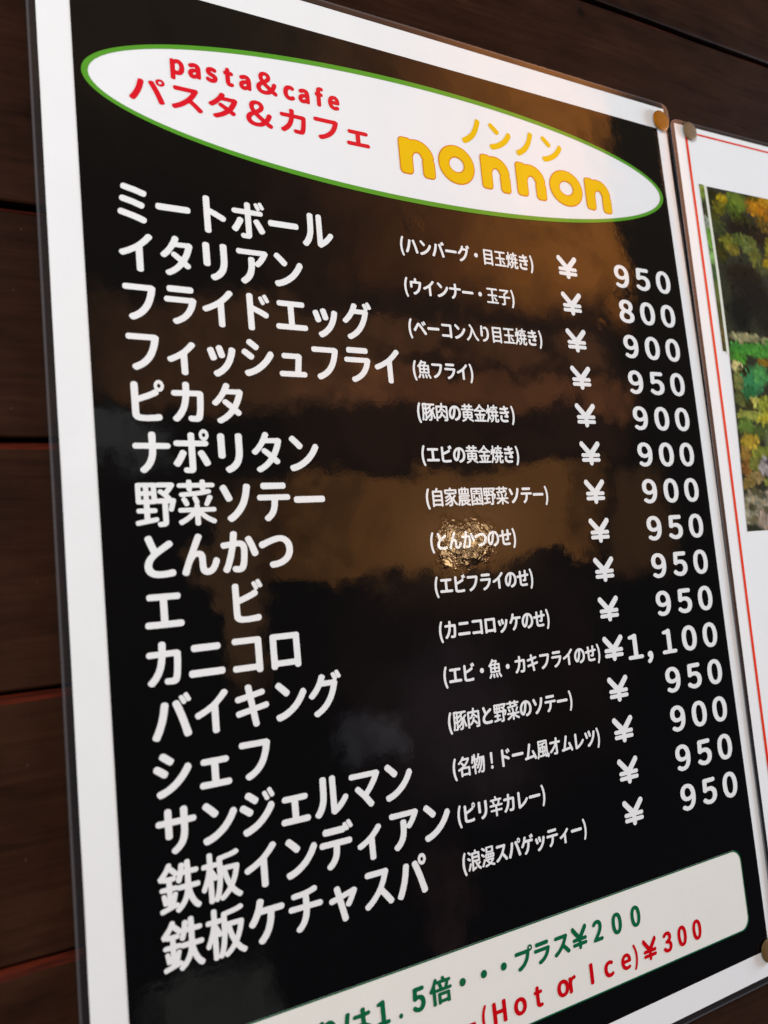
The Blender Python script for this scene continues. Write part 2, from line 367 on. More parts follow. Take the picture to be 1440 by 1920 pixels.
# ------------------------------------------------------------------ lettering
CHARS = {
    'W': 'かきせつとのりんアィイウェエオカキグケゲコサシジスソタチッツテデトドナニハバパビピフベボポマミムャュラリルレロン・ー入名園子家板浪漫焼物玉目肉自菜豚辛農野金鉄風魚黄()！',
    'P': '０１８９５,￥',
    'H': 'pastcfe&パスタカフェ＆ノン',
    'F': 'はプラスりー倍盛０１２３５￥・.HotrIce()',
    'N': 'no',
    'O': 'no',
}
OUTLINES = [[
[[-30,-163,24,-2,22,5,16,8,13,14,10,23,8,38,5,46,2,45,-1,18,-4,15,-5,13,-11,12,-10,7,-12,5,-21,3,-20,-1,-1,2,7,51,0,7,-4,8,-7,6,-8,2,-15,2,-12,-5,-6,-5,-3,-5,-7,-66,-5,-2,-58,-5,-10,-7,-4,-6,0,-6,3,-17,6,-7,8,-4,10,-1,38,6,2,-2,-11,-43,-15,-48,-13,-36,-17,-35,-2,-8,0,-7,6,-8,14,-8,8,-2,12,2,8,6,4,5,12,25,15,41,13,38,22,86,13,2,15,0,5,-3,3,-4,3,-8,2,-18,-2,-40,-5,-43,-8,-31,-6,-9,-5,-2,-10,0,-20,4,-10,-2,-11,-8,-3,-8,2,-15,7,-9,7,-5],[123,-44,13,0,15,8,8,10,2,10,-27,71,-24,51,-5,6,-7,5,-8,3,-10,-1,-13,-6,-6,-5,-5,-10,1,-8,25,-53,24,-68,6,-8]],
[[-27,-172,26,-1,26,0,48,6,9,5,5,8,2,15,-2,8,-8,10,-11,4,-41,-5,-30,-1,-25,2,-16,5,-10,9,-5,14,1,20,7,23,-3,9,-7,7,-13,5,-10,0,-10,-3,-5,-3,-5,-7,-6,-18,-3,-16,-1,-28,7,-22,10,-16,18,-14,23,-10],[68,-81,10,0,11,5,7,8,6,15,-2,10,-14,23,-11,25,3,3,39,10,8,8,2,10,-4,15,-7,7,-8,3,-10,0,-40,-10,-8,30,38,10,13,6,5,7,2,8,-2,10,-5,8,-8,5,-10,2,-43,-11,-2,4,-5,22,-3,7,-10,7,-13,1,-16,-5,-6,-5,-3,-5,-2,-7,6,-23,-2,-2,-30,0,-46,4,-7,-1,-8,-4,-7,-10,-1,-10,3,-10,7,-8,8,-2,20,-2,74,-2,9,-29,-4,-2,-28,-1,-71,3,-10,-1,-10,-7,-4,-7,0,-15,4,-8,10,-7,18,-2,50,-2,61,2,14,-29,-4,-1,-17,1,-13,-5,-6,-10,-1,-8,2,-7,5,-6,8,-5]],
[[-27,-158,46,-1,73,5,12,4,8,10,1,13,-2,7,-5,8,-9,5,-10,1,-66,-7,-38,2,-12,4,-5,8,-2,10,-1,109,71,8,2,-1,-3,-50,-2,-2,-20,3,-10,-4,-10,-10,-2,-5,1,-8,6,-10,10,-6,25,-3,21,0,15,4,8,8,5,7,4,21,3,60,43,3,8,4,8,9,2,7,-1,10,-4,8,-5,4,-13,4,-35,-3,-2,3,1,58,-5,10,-10,6,-10,2,-12,-1,-8,-5,-6,-7,-1,-8,-1,-62,-71,-9,-2,0,1,59,-2,7,-7,9,-7,4,-15,2,-11,-3,-7,-5,-4,-9,0,-69,-52,-7,-10,-5,-5,-8,-1,-8,2,-10,5,-7,7,-5,12,-3,38,6,4,-1,1,-96,2,-23,4,-15,7,-13,13,-11,12,-6]],
[[-50,-146,14,-2,33,4,34,8,24,9,22,12,18,12,16,15,14,18,12,26,6,22,1,23,-2,28,-7,23,-12,20,-15,15,-14,10,-21,10,-23,5,-17,1,-26,-3,-30,-6,-43,-14,-69,-25,-10,-10,-2,-11,8,-20,7,-7,10,-3,14,2,42,20,43,16,28,8,20,4,18,0,15,-5,13,-10,10,-15,5,-20,1,-20,-4,-21,-12,-23,-18,-18,-25,-14,-33,-10,-43,-6,-11,-5,-5,-7,-2,-10,7,-18]],
[[-9,-164,49,0,54,6,17,4,10,10,2,8,-1,15,-6,9,-7,5,-13,2,-35,-6,-33,-3,-23,-1,-23,3,-18,6,-9,8,-6,10,-3,15,2,13,6,17,8,12,12,14,17,15,28,20,82,52,8,9,2,10,-7,15,-5,6,-11,4,-10,0,-10,-4,-78,-52,-3,3,-8,20,-25,66,-10,9,-8,2,-7,-1,-13,-5,-7,-5,-6,-10,-1,-7,42,-107,-27,-28,-13,-20,-6,-13,-7,-25,-1,-15,3,-20,4,-13,7,-13,10,-12,10,-8,12,-7,21,-8]],
[[7,-163,10,-1,10,1,36,13,23,13,20,18,18,24,10,23,8,33,2,28,-2,28,-8,30,-13,28,-15,20,-23,20,-24,13,-24,7,-28,3,-28,-3,-30,-10,-23,-13,-25,-22,-21,-26,-14,-29,-8,-28,-3,-33,2,-31,4,-17,10,-26,13,-17,14,-12,15,-6,10,-2,11,1,15,5,13,9,12,13,12,20,12,27,19,65,15,85,16,-7,10,-8,16,-21,11,-27,3,-13,1,-23,-3,-28,-3,-12,-8,-18,-7,-12,-13,-13,-23,-15,-33,-11,-8,-7,-3,-8,1,-9,8,-13],[-74,-82,-9,13,-5,12,-3,16,0,28,4,22,12,28,12,18,15,15,22,14,2,-1,0,-3,-5,-33,-16,-68,-16,-43,-7,-13]],
[[-46,-168,14,-1,28,8,22,9,28,18,17,15,14,17,12,21,8,22,7,33,2,31,-2,33,-5,30,-9,25,-12,21,-16,16,-21,11,-20,3,-18,-2,-23,-10,-7,-6,-5,-7,-1,-5,2,-8,4,-5,7,-5,13,-2,18,6,7,1,11,-5,6,-8,8,-15,7,-23,3,-28,0,-30,-3,-25,-6,-23,-9,-18,-11,-15,-13,-12,-15,-10,-18,-8,-28,-8,-9,-8,-3,-7,1,-10,7,-11],[-88,-64,10,-2,10,1,8,4,7,7,2,8,-1,20,2,26,10,35,-2,10,-3,5,-7,5,0,3,11,89,-2,5,-4,6,-7,4,-9,2,-10,0,-10,-4,-6,-6,-4,-10,-10,-99,-1,-61,3,-35,5,-8]],
[[40,-166,14,-1,23,3,15,7,18,12,14,17,12,21,12,26,6,19,0,5,-5,10,-12,10,-12,3,-10,-3,-6,-4,-5,-8,-12,-33,-14,-23,-8,-7,-9,-5,-7,0,-6,5,-4,15,-1,68,-2,15,-5,13,-5,8,-7,7,-16,8,-17,3,-18,-3,50,106,-1,10,-6,9,-15,8,-13,1,-10,-4,-8,-9,-78,-182,-29,-73,-7,-23,-1,-8,2,-5,6,-7,16,-8,13,0,6,2,6,6,5,7,20,63,13,28,24,33,14,4,5,-2,4,-4,3,-13,1,-71,5,-23,5,-10,10,-11,10,-7]],
[[-86,-165,8,-2,8,1,14,8,28,23,20,26,13,22,8,23,7,33,3,32,3,1,10,-9,8,-3,7,-1,10,3,20,18,25,30,23,35,18,33,-2,11,-13,14,-15,5,-18,-2,-172,0,-38,2,-10,-2,-8,-7,-4,-10,2,-16,8,-9,10,-4,193,1,-26,-38,-28,-29,-1,3,0,28,-4,8,-5,5,-10,4,-18,0,-10,-3,-7,-6,-3,-8,0,-38,-2,-33,-4,-23,-7,-21,-9,-19,-13,-18,-16,-14,-19,-14,-6,-10,0,-7,3,-8,12,-11]],
[[-7,-181,7,-1,15,1,10,5,6,8,0,159,39,36,27,30,2,8,-1,8,-10,12,-9,5,-11,1,-12,-4,-36,-40,-35,-30,-46,-29,-20,-10,-38,-16,-7,-6,-2,-5,0,-10,6,-13,11,-6,10,-2,7,1,26,11,45,23,1,-121,4,-8]],
[[5,-163,17,-1,7,2,10,7,3,7,1,190,42,39,37,40,2,10,-3,8,-9,10,-9,5,-13,0,-13,-5,-23,-28,-20,-21,-28,-25,-24,-18,-49,-28,-61,-27,-6,-5,-5,-8,0,-10,9,-14,10,-6,10,-1,43,18,56,29,0,-148,1,-7,3,-5,6,-5]],
[[-38,-165,10,1,20,8,35,20,28,23,25,29,17,28,13,30,11,41,12,63,0,8,-4,7,-11,9,-7,4,-10,1,-21,-2,-55,1,0,48,-8,10,-13,5,-20,-2,-7,-4,-5,-6,-2,-8,0,-41,-1,-3,-79,0,-12,-6,-5,-6,-1,-5,0,-101,1,-5,5,-6,7,-5,8,-2,10,0,8,2,8,6,5,7,1,74,1,1,144,0,3,-1,-6,-36,-8,-28,-13,-33,-13,-20,-16,-18,-18,-16,-25,-15,-29,-12,-6,-5,-4,-5,-2,-5,1,-7,8,-13,9,-7]],
[[-109,-154,8,-2,203,0,8,2,8,5,6,10,0,13,-4,10,-8,6,-13,3,-71,-1,-2,2,1,119,60,0,10,3,10,7,3,8,0,13,-4,7,-9,7,-10,2,-170,0,-10,-1,-8,-5,-6,-10,-1,-10,3,-10,7,-6,12,-4,57,-1,1,-119,-2,-2,-71,1,-12,-4,-9,-10,-2,-13,2,-7,2,-5]],
[[-130,-136,7,-1,245,0,10,2,8,5,5,9,1,15,-5,11,-9,6,-10,2,-93,-1,-3,3,0,152,3,2,78,0,10,2,7,6,5,10,0,15,-5,8,-7,5,-10,2,-210,0,-10,-2,-8,-5,-5,-8,0,-15,4,-10,9,-6,10,-2,73,0,2,-2,0,-152,-2,-3,-93,1,-11,-3,-5,-3,-5,-7,-2,-16,4,-12]],
[[-9,-162,33,-1,15,3,15,8,9,13,2,15,-2,170,4,2,56,1,10,6,6,11,0,8,-3,7,-6,7,-6,4,-9,1,-50,-1,-3,2,0,51,-7,10,-11,5,-12,1,-8,-2,-8,-5,-4,-7,-2,-7,1,-47,-124,0,-7,-2,-6,-5,-6,-12,0,-8,4,-10,6,-5,7,-3,106,0,5,-2,-22,-30,-24,-28,-37,-36,-44,-33,-5,-6,-1,-9,3,-10,6,-7,5,-4,13,-3,13,4,25,18,29,25,27,28,27,32,2,-4,1,-92,-1,-7,-4,-2,-25,2,-11,-1,-9,-7,-5,-10,1,-13,6,-8,10,-5]],
[[-105,-159,7,0,8,1,15,12,23,25,21,31,14,30,10,25,10,41,6,40,2,2,58,0,3,-2,-5,-91,-5,-40,-3,-13,-5,-10,-5,-3,-38,2,-10,-4,-6,-5,-3,-8,0,-10,2,-8,8,-7,9,-4,46,-3,15,2,13,5,10,7,6,8,6,15,6,25,5,46,5,71,1,53,-7,10,-12,7,-8,3,-83,-1,0,55,-5,8,-11,6,-15,1,-7,-2,-8,-4,-6,-7,-1,-7,-1,-49,-2,-1,-71,0,-10,-4,-7,-10,-2,-7,1,-10,5,-8,8,-5,10,-2,61,1,4,-2,-10,-50,-8,-26,-8,-20,-22,-35,-15,-18,-20,-19,-4,-6,0,-8,5,-10,9,-9]],
[[12,-166,11,-1,15,4,9,7,3,8,-16,96,2,3,86,16,12,9,3,5,0,8,-2,10,-5,8,-8,4,-8,2,-86,-18,-2,1,-9,59,82,16,5,4,5,8,1,7,-2,10,-2,5,-7,6,-13,4,-76,-15,-1,3,-6,40,-3,8,-10,8,-15,3,-10,-3,-7,-3,-5,-5,-2,-5,-1,-10,8,-46,-77,-13,-11,-7,-3,-5,-2,-8,2,-12,3,-6,6,-5,10,-3,10,0,69,14,11,-59,-4,-2,-91,-16,-7,-4,-6,-6,-3,-5,0,-7,2,-10,4,-7,8,-6,10,-2,94,19,15,-92,5,-8]],
[[-92,-175,13,-2,13,5,36,20,30,22,20,18,20,23,15,21,16,25,15,31,12,30,18,60,-3,11,-7,7,9,10,0,13,-18,35,-6,6,-7,3,-8,0,-8,-4,-6,-7,0,-8,17,-35,-1,-3,-15,-2,-66,1,-1,1,11,26,0,7,-2,5,-9,8,-14,6,-10,0,-11,-4,-7,-7,-16,-41,-22,-38,-24,-30,-35,-36,-3,-12,6,-10,13,-9,8,-2,8,1,12,7,29,28,17,20,25,35,79,0,3,-2,-10,-33,-12,-28,-18,-33,-18,-25,-18,-20,-23,-20,-26,-18,-30,-15,-7,-5,-3,-11,1,-7,9,-12],[125,111,9,0,13,5,4,6,1,7,-22,43,-6,5,-10,2,-14,-7,-4,-5,0,-5,22,-46]],
[[-56,-163,8,-2,7,1,13,6,30,30,22,33,14,28,11,33,8,38,4,40,2,2,59,0,7,1,12,7,4,13,0,10,-5,8,-6,5,-10,4,-152,-1,-2,2,12,40,0,11,-5,7,-5,4,-20,6,-13,-2,-10,-10,-12,-46,-12,-30,-22,-41,-24,-30,-3,-10,3,-11,11,-10,11,-5,13,0,9,5,11,13,16,23,22,37,53,0,2,-2,-2,-25,-6,-30,-9,-28,-8,-21,-12,-20,-11,-15,-15,-17,-16,-13,-5,-8,0,-10,4,-8,10,-9]],
[[-62,-171,14,-1,14,6,27,25,24,33,16,33,11,33,9,41,4,38,2,2,58,-1,8,1,11,8,5,12,-1,11,-4,7,-6,6,-10,3,-152,0,-3,1,12,41,0,10,-2,5,-7,7,-21,5,-12,-2,-10,-9,-13,-49,-11,-28,-23,-40,-23,-31,-3,-10,2,-10,11,-10,11,-5,13,0,9,5,13,15,17,25,17,31,2,2,54,0,2,-2,-3,-26,-6,-30,-7,-25,-10,-23,-11,-20,-11,-16,-14,-15,-18,-15,-4,-8,-1,-7,2,-8,5,-5],[88,92,9,-1,13,6,4,6,1,7,-22,43,-9,6,-7,0,-13,-6,-4,-5,0,-5,20,-43],[124,108,8,-1,13,6,4,5,1,7,-22,43,-6,5,-10,2,-13,-7,-4,-5,-1,-5,20,-40,3,-5]],
[[83,-155,10,-1,15,1,10,6,6,10,0,240,-1,5,-4,8,-8,7,-13,2,-165,0,-28,1,-7,-1,-7,-4,-8,-10,0,-18,6,-10,11,-6,165,0,4,-2,0,-157,-1,-3,-173,0,-10,-5,-6,-9,-1,-18,4,-8,8,-6,10,-3,168,1,5,-12]],
[[-26,-166,11,-1,8,2,25,17,22,20,19,25,12,28,7,30,4,41,1,38,3,1,44,1,10,5,6,8,1,10,-1,8,-5,8,-6,4,-11,2,-38,0,-3,1,1,58,-5,11,-10,7,-10,1,-13,-1,-8,-5,-6,-8,-1,-7,0,-57,-61,0,-3,1,1,53,-2,8,-5,8,-6,4,-8,2,-10,0,-8,-2,-7,-4,-6,-11,-1,-58,-3,-1,-46,0,-10,-5,-6,-9,0,-18,5,-7,6,-4,13,-3,38,0,3,-1,0,-76,4,-10,5,-4,8,-3,13,-1,10,2,7,6,5,7,0,79,3,1,58,0,3,-1,-2,-56,-5,-25,-7,-23,-10,-18,-10,-12,-14,-13,-23,-15,-6,-10,-1,-8,4,-7,8,-9]],
[[-100,-162,11,-1,18,4,28,11,28,13,35,21,39,31,22,21,24,27,21,28,15,25,3,8,0,5,-9,20,-7,5,-9,3,-10,-1,-8,-3,-6,-7,-21,-32,-21,-28,-20,-21,-28,-25,-28,-20,-20,-12,-30,-13,-33,-10,-10,-6,-5,-10,2,-10,8,-15,5,-5],[-69,-20,8,-2,8,0,13,7,5,7,6,13,0,8,-3,5,-26,22,-38,26,-13,3,-13,-4,-7,-6,-6,-13,-1,-8,2,-7,5,-6],[-22,64,9,-3,8,1,12,7,11,20,0,8,-3,5,-30,25,-33,25,-13,2,-12,-3,-8,-6,-7,-13,-2,-8,3,-7,6,-7]],
[[-104,-164,9,-2,10,2,33,11,25,11,41,23,41,33,22,21,24,27,21,28,16,25,2,13,-9,20,-7,5,-9,3,-10,-1,-8,-3,-6,-6,-20,-33,-22,-28,-21,-23,-27,-24,-27,-19,-21,-11,-31,-14,-33,-10,-7,-4,-6,-9,0,-10,9,-18,4,-4],[-73,-23,8,-2,8,1,7,3,8,6,9,18,-1,7,-2,5,-21,18,-43,31,-13,2,-13,-4,-7,-6,-6,-13,-1,-7,2,-8,5,-6],[-18,58,14,2,9,9,9,17,0,8,-3,5,-28,24,-35,26,-15,2,-13,-4,-5,-5,-8,-15,0,-8,3,-7,61,-49],[79,69,8,-1,10,5,6,6,1,7,-25,51,-7,5,-10,0,-14,-8,-2,-5,0,-5,23,-49,4,-4],[122,86,8,1,12,7,4,8,0,5,-25,48,-6,5,-10,1,-13,-6,-3,-5,-1,-8,24,-49,4,-4]],
[[-114,-156,11,-2,10,3,33,21,38,32,40,43,32,-39,40,-53,12,-5,10,0,10,4,10,11,4,10,-3,10,-36,48,-48,56,26,48,28,69,2,7,-2,8,-11,12,-8,4,-7,1,-23,-2,-142,1,-13,-4,-9,-7,-2,-8,0,-10,1,-7,8,-8,10,-4,129,0,4,-1,-10,-28,-17,-33,-14,-23,-21,-28,-23,-25,-25,-23,-19,-15,-35,-23,-5,-5,-3,-7,1,-11,9,-12]],
[[-57,-161,10,-1,10,3,20,12,23,19,34,35,17,23,13,20,12,22,12,29,11,33,8,33,10,53,-3,10,-8,7,-7,2,-21,3,-10,-4,-6,-6,-3,-7,-7,-46,-9,-35,-12,-36,-14,-28,-20,-30,-24,-28,-21,-19,-33,-22,-5,-6,-3,-9,3,-7,13,-15],[-74,1,14,-2,13,4,13,10,4,8,0,8,-26,55,-22,43,-10,7,-8,2,-7,-1,-13,-6,-8,-7,-5,-10,0,-7,45,-94,4,-6]],
[[-83,-165,10,-1,10,2,41,23,31,24,37,36,17,-16,14,-4,10,2,7,4,8,9,3,7,0,7,-3,8,-27,25,24,46,14,35,15,49,-3,12,-3,5,-10,8,-13,5,-22,-3,-69,0,10,23,0,10,-7,10,-15,8,-8,0,-8,-2,-11,-8,-19,-43,-24,-41,-27,-33,-31,-30,-3,-10,4,-10,8,-8,10,-5,10,0,10,4,23,21,16,18,39,54,82,0,1,-1,0,-2,-12,-36,-20,-42,-43,32,-10,6,-8,1,-9,-2,-8,-5,-5,-5,-3,-5,0,-8,4,-10,54,-45,-17,-21,-26,-24,-28,-19,-30,-16,-7,-6,-3,-8,2,-10,9,-10]],
[[-68,-164,14,0,12,7,24,23,18,23,12,23,9,23,6,25,4,30,1,2,92,-1,10,4,8,8,2,10,-2,10,-6,7,-7,5,-8,1,-89,0,-1,58,47,12,15,5,6,3,5,11,0,10,-6,10,-7,5,-8,2,-10,0,-43,-13,-46,-8,-81,-4,-10,-5,-7,-8,-1,-7,2,-10,6,-8,8,-4,10,-1,69,3,-1,-52,-101,1,-9,-3,-6,-4,-5,-6,-1,-5,0,-10,3,-7,6,-6,9,-3,102,0,1,-2,-2,-17,-5,-23,-13,-31,-14,-20,-13,-13,-15,-12,-7,-10,0,-8,3,-8,11,-9]],
[[-51,-180,10,-1,10,2,36,21,36,32,16,17,15,21,23,40,18,51,10,43,-2,7,-7,9,-15,7,-11,2,-10,-2,-7,-5,-5,-8,-6,-33,-10,-33,-11,-28,-15,-25,-20,-25,-19,-18,-21,-15,-28,-14,-7,-7,-3,-7,2,-10,13,-16],[-78,-48,14,0,16,6,9,9,2,10,-26,76,-4,5,-7,4,-12,1,-8,-2,-13,-6,-6,-9,-2,-8,23,-73,6,-8],[-2,-25,12,1,14,6,7,8,2,10,-22,71,-11,10,-13,2,-13,-4,-9,-5,-6,-8,-1,-8,21,-70,8,-9]],
[[-62,-164,9,-1,10,2,25,13,23,16,38,34,16,17,20,27,15,27,11,22,11,28,11,36,12,53,-2,9,-8,8,-16,6,-9,1,-10,-3,-8,-6,-4,-7,-8,-41,-11,-41,-15,-35,-15,-28,-20,-26,-26,-25,-25,-20,-35,-20,-9,-8,-3,-7,2,-10,12,-15],[-97,-2,13,-2,18,7,9,8,3,10,-31,91,-9,11,-7,3,-8,0,-8,-1,-15,-8,-5,-7,-2,-10,30,-89,5,-8],[-3,24,8,0,16,7,7,8,3,10,-28,89,-4,5,-7,4,-7,2,-8,0,-15,-5,-8,-6,-4,-8,0,-7,25,-84,10,-11]],
[[-62,-169,14,2,20,15,22,23,16,23,10,23,7,25,5,25,3,34,2,1,86,0,8,1,10,7,4,11,0,12,-7,10,-7,5,-8,1,-243,0,-10,-2,-8,-6,-4,-10,0,-13,4,-8,10,-7,8,-1,96,0,4,-2,-5,-45,-4,-15,-8,-21,-6,-10,-14,-17,-28,-23,-4,-8,-1,-8,4,-7,14,-12],[-94,97,12,-3,175,1,10,4,7,8,2,7,0,16,-3,7,-5,5,-6,4,-8,1,-25,-1,-152,1,-7,-2,-6,-4,-6,-11,0,-21,5,-7]],
[[-65,-173,13,3,20,14,23,24,16,23,10,22,7,23,4,28,3,33,89,1,8,1,10,7,4,9,0,15,-7,10,-7,4,-8,2,-243,0,-8,-1,-7,-5,-7,-10,0,-15,4,-9,10,-7,8,-1,91,0,8,-1,-5,-46,-5,-20,-7,-15,-6,-10,-13,-17,-29,-24,-4,-7,-1,-8,4,-8,12,-11],[-97,93,9,-2,157,0,13,5,8,10,5,-5,5,-1,10,1,10,7,2,11,-21,43,-9,5,-7,1,-11,-5,-5,-5,-1,-7,1,-7,-134,-1,-23,1,-7,-1,-10,-8,-4,-6,-1,-5,0,-16,2,-5,5,-6],[132,116,8,-1,13,6,4,5,1,8,-22,43,-7,5,-9,1,-13,-6,-4,-5,0,-5,22,-46]],
[[-52,-163,9,-1,18,1,10,7,4,9,-1,144,2,1,50,-23,41,-22,10,-3,13,1,8,6,5,7,4,15,-3,10,-12,10,-58,29,-59,25,0,86,-2,8,-5,5,-7,5,-8,1,-13,0,-10,-3,-6,-6,-4,-10,0,-284,4,-10]],
[[-61,-167,10,-2,15,1,10,7,5,9,-1,144,2,2,50,-23,41,-22,10,-4,13,1,8,6,5,7,4,15,-2,8,-3,4,-12,10,-56,27,-59,25,0,89,-4,7,-6,5,-7,3,-8,1,-12,-1,-8,-3,-7,-7,-3,-11,0,-278,1,-8,3,-5],[55,61,11,-2,10,4,7,8,1,7,-24,48,-6,5,-9,1,-13,-6,-4,-5,-1,-5,23,-50],[95,81,9,-3,7,3,10,7,3,8,-10,23,-16,28,-7,4,-8,1,-14,-8,-4,-5,0,-5,23,-47]],
[[-73,-163,14,0,14,8,27,25,22,30,13,27,9,26,6,28,3,42,91,1,13,5,7,11,1,10,-3,7,-7,8,-8,3,-94,2,1,68,-5,11,-11,7,-10,1,-13,-1,-9,-5,-5,-8,-2,-7,1,-67,-104,0,-10,-4,-6,-5,-2,-5,-1,-13,2,-7,7,-8,8,-3,103,0,3,-2,-4,-43,-5,-20,-9,-23,-10,-18,-11,-15,-15,-15,-16,-13,-5,-8,-1,-7,2,-8,11,-10]],
[[-131,-128,10,-3,25,1,213,0,10,3,8,7,2,7,1,18,-2,7,-4,5,-7,5,-8,2,-240,0,-8,-2,-7,-5,-4,-5,-2,-7,1,-21,4,-7],[-96,59,188,1,10,4,7,8,3,7,0,16,-3,7,-4,5,-8,4,-8,1,-187,0,-10,-4,-7,-6,-2,-7,0,-16,1,-7,4,-5,6,-5]],
[[-116,-148,15,2,6,3,5,5,24,49,19,50,16,58,17,79,-2,13,-4,5,-8,5,-17,4,-10,-1,-9,-6,-6,-10,-10,-56,-17,-63,-20,-53,-27,-56,0,-7,7,-11,13,-7],[103,-145,14,-1,20,7,8,9,2,8,-1,5,-36,121,-42,112,-4,6,-8,5,-8,1,-10,0,-11,-5,-7,-5,-5,-7,-1,-10,20,-49,21,-60,21,-69,14,-56,5,-7]],
[[-119,-154,7,0,7,1,7,4,4,5,25,51,23,61,16,61,12,65,-4,13,-5,5,-7,3,-12,3,-10,0,-11,-5,-6,-8,-13,-71,-14,-51,-22,-56,-25,-50,-1,-9,5,-10,8,-5],[99,-151,14,-1,21,7,5,5,3,6,1,11,-37,123,-21,59,-20,48,-5,8,-7,5,-8,2,-10,-1,-13,-5,-5,-4,-5,-7,-1,-11,19,-48,21,-60,21,-69,14,-56,5,-7],[87,89,11,-2,13,6,5,7,0,7,-20,41,-8,6,-10,1,-13,-7,-3,-5,0,-5,20,-44],[123,105,11,-2,12,5,5,7,1,7,-23,43,-8,5,-8,1,-12,-7,-4,-4,-1,-5,22,-45]],
[[-119,-154,7,0,7,1,7,4,4,5,25,51,23,61,16,61,12,65,-4,13,-5,5,-7,3,-12,3,-10,0,-11,-5,-6,-8,-13,-71,-14,-51,-22,-56,-25,-50,-1,-9,5,-10,8,-5],[99,-151,14,-1,21,7,5,5,3,6,1,11,-37,123,-21,59,-20,48,-5,8,-7,5,-8,2,-10,-1,-13,-5,-5,-4,-5,-7,-1,-11,19,-48,21,-60,21,-69,14,-56,5,-7],[150,121,-1,10,-3,10,-5,9,-6,7,-7,6,-9,3,-8,1,-9,-1,-8,-3,-7,-6,-7,-7,-4,-9,-3,-10,-1,-10,1,-11,3,-9,4,-9,7,-8,7,-5,8,-4,9,-1,8,1,9,4,7,5,6,8,5,9,3,9],[125,121,-1,7,-4,6,-6,3,-6,0,-6,-3,-4,-6,-1,-7,1,-8,4,-6,6,-3,6,0,6,3,4,6]],
[[-45,-159,60,-1,76,5,8,2,7,4,8,10,1,13,-2,10,-7,7,-7,4,-10,1,-31,-5,-33,-3,-33,-2,-27,2,-11,1,-7,4,-3,4,-2,12,0,79,53,18,51,20,40,19,9,9,3,7,-1,8,-3,10,-7,8,2,2,12,8,4,10,-3,7,-18,36,-8,6,-8,1,-7,-2,-8,-5,-3,-8,1,-5,18,-38,5,-7,-13,-4,-28,-15,-30,-13,-59,-22,-1,0,-1,3,0,86,-3,11,-5,6,-6,3,-19,2,-13,-5,-7,-12,0,-230,1,-16,3,-10,5,-10,13,-12,11,-6,12,-4],[116,104,8,1,10,5,5,7,1,8,-23,43,-8,4,-8,0,-13,-7,-3,-5,0,-5,20,-43,5,-5]],
[[-45,-159,50,-2,69,4,25,4,7,4,5,5,4,10,-1,15,-5,8,-10,6,-10,1,-31,-5,-33,-3,-33,-2,-27,2,-11,1,-7,4,-3,4,-2,12,0,79,81,29,60,27,11,8,3,7,1,7,-4,13,-5,6,-10,6,-11,0,-10,-4,-18,-11,-30,-13,-43,-17,-24,-8,-1,94,-5,9,-8,6,-7,2,-13,0,-8,-2,-6,-5,-7,-12,1,-228,1,-16,3,-10,5,-10,13,-12,11,-6,12,-4],[142,121,-1,10,-3,10,-4,9,-7,7,-7,6,-8,3,-9,2,-8,-2,-9,-3,-7,-6,-6,-7,-5,-9,-3,-10,-1,-10,1,-10,3,-10,5,-9,6,-8,7,-5,9,-4,8,-1,9,1,8,4,7,5,7,8,4,9,3,10],[117,121,-1,7,-4,6,-6,4,-6,0,-6,-4,-4,-6,-1,-7,1,-7,4,-6,6,-4,6,0,6,4,4,6]],
[[-70,-157,11,-2,11,2,27,13,25,15,20,15,19,18,17,20,16,23,13,25,15,38,12,41,10,48,0,7,-3,8,-17,14,-13,3,-27,-1,-170,1,-10,-2,-9,-7,-3,-10,1,-16,6,-8,10,-5,172,0,3,-2,-8,-38,-13,-38,-12,-25,-17,-26,-16,-18,-22,-20,-24,-14,-33,-15,-9,-11,-2,-8,3,-7,9,-13]],
[[110,-135,7,-2,8,2,12,7,10,13,2,5,0,7,-3,8,-101,129,-44,51,-15,10,-13,3,-10,0,-15,-7,-8,-7,-10,-12,-51,-73,-27,-33,-3,-10,1,-8,3,-5,11,-13,10,-5,13,0,10,5,5,5,66,101,3,3,2,1,54,-69,71,-99],[68,42,11,-1,11,5,6,6,0,8,-25,50,-7,6,-7,1,-10,-4,-6,-4,-3,-6,0,-5,23,-49],[108,62,9,-2,8,2,11,8,3,7,-9,21,-18,31,-7,6,-8,1,-15,-8,-3,-5,-1,-5,25,-51]],
[[-41,-167,27,-1,15,2,14,9,7,12,2,16,1,174,90,1,8,3,5,3,6,11,0,10,-3,8,-6,5,-8,4,-92,1,-1,51,-3,5,-5,5,-13,4,-10,0,-7,-2,-8,-5,-3,-5,-3,-10,1,-43,-94,0,-8,-3,-7,-4,-5,-6,-1,-5,0,-10,3,-8,8,-6,8,-3,96,-1,-1,-164,-1,-5,-23,2,-10,-2,-8,-6,-5,-10,2,-12,6,-9,10,-5],[-130,-114,7,-2,7,-1,8,3,8,5,17,25,24,41,14,28,1,7,-4,10,-14,11,-8,2,-10,0,-8,-3,-6,-5,-29,-53,-25,-35,-3,-8,2,-9,6,-6],[100,-112,12,-2,14,5,11,7,4,5,2,6,0,7,-20,41,-30,50,-11,7,-15,0,-10,-5,-8,-7,-5,-7,0,-8,27,-51,20,-40],[86,93,9,-1,12,7,4,5,0,7,-8,20,-13,23,-8,5,-8,1,-10,-5,-4,-3,-2,-5,0,-5,19,-41,4,-5],[130,104,5,1,11,6,3,5,0,8,-21,40,-8,6,-10,0,-10,-6,-4,-7,0,-5,20,-41,7,-6]],
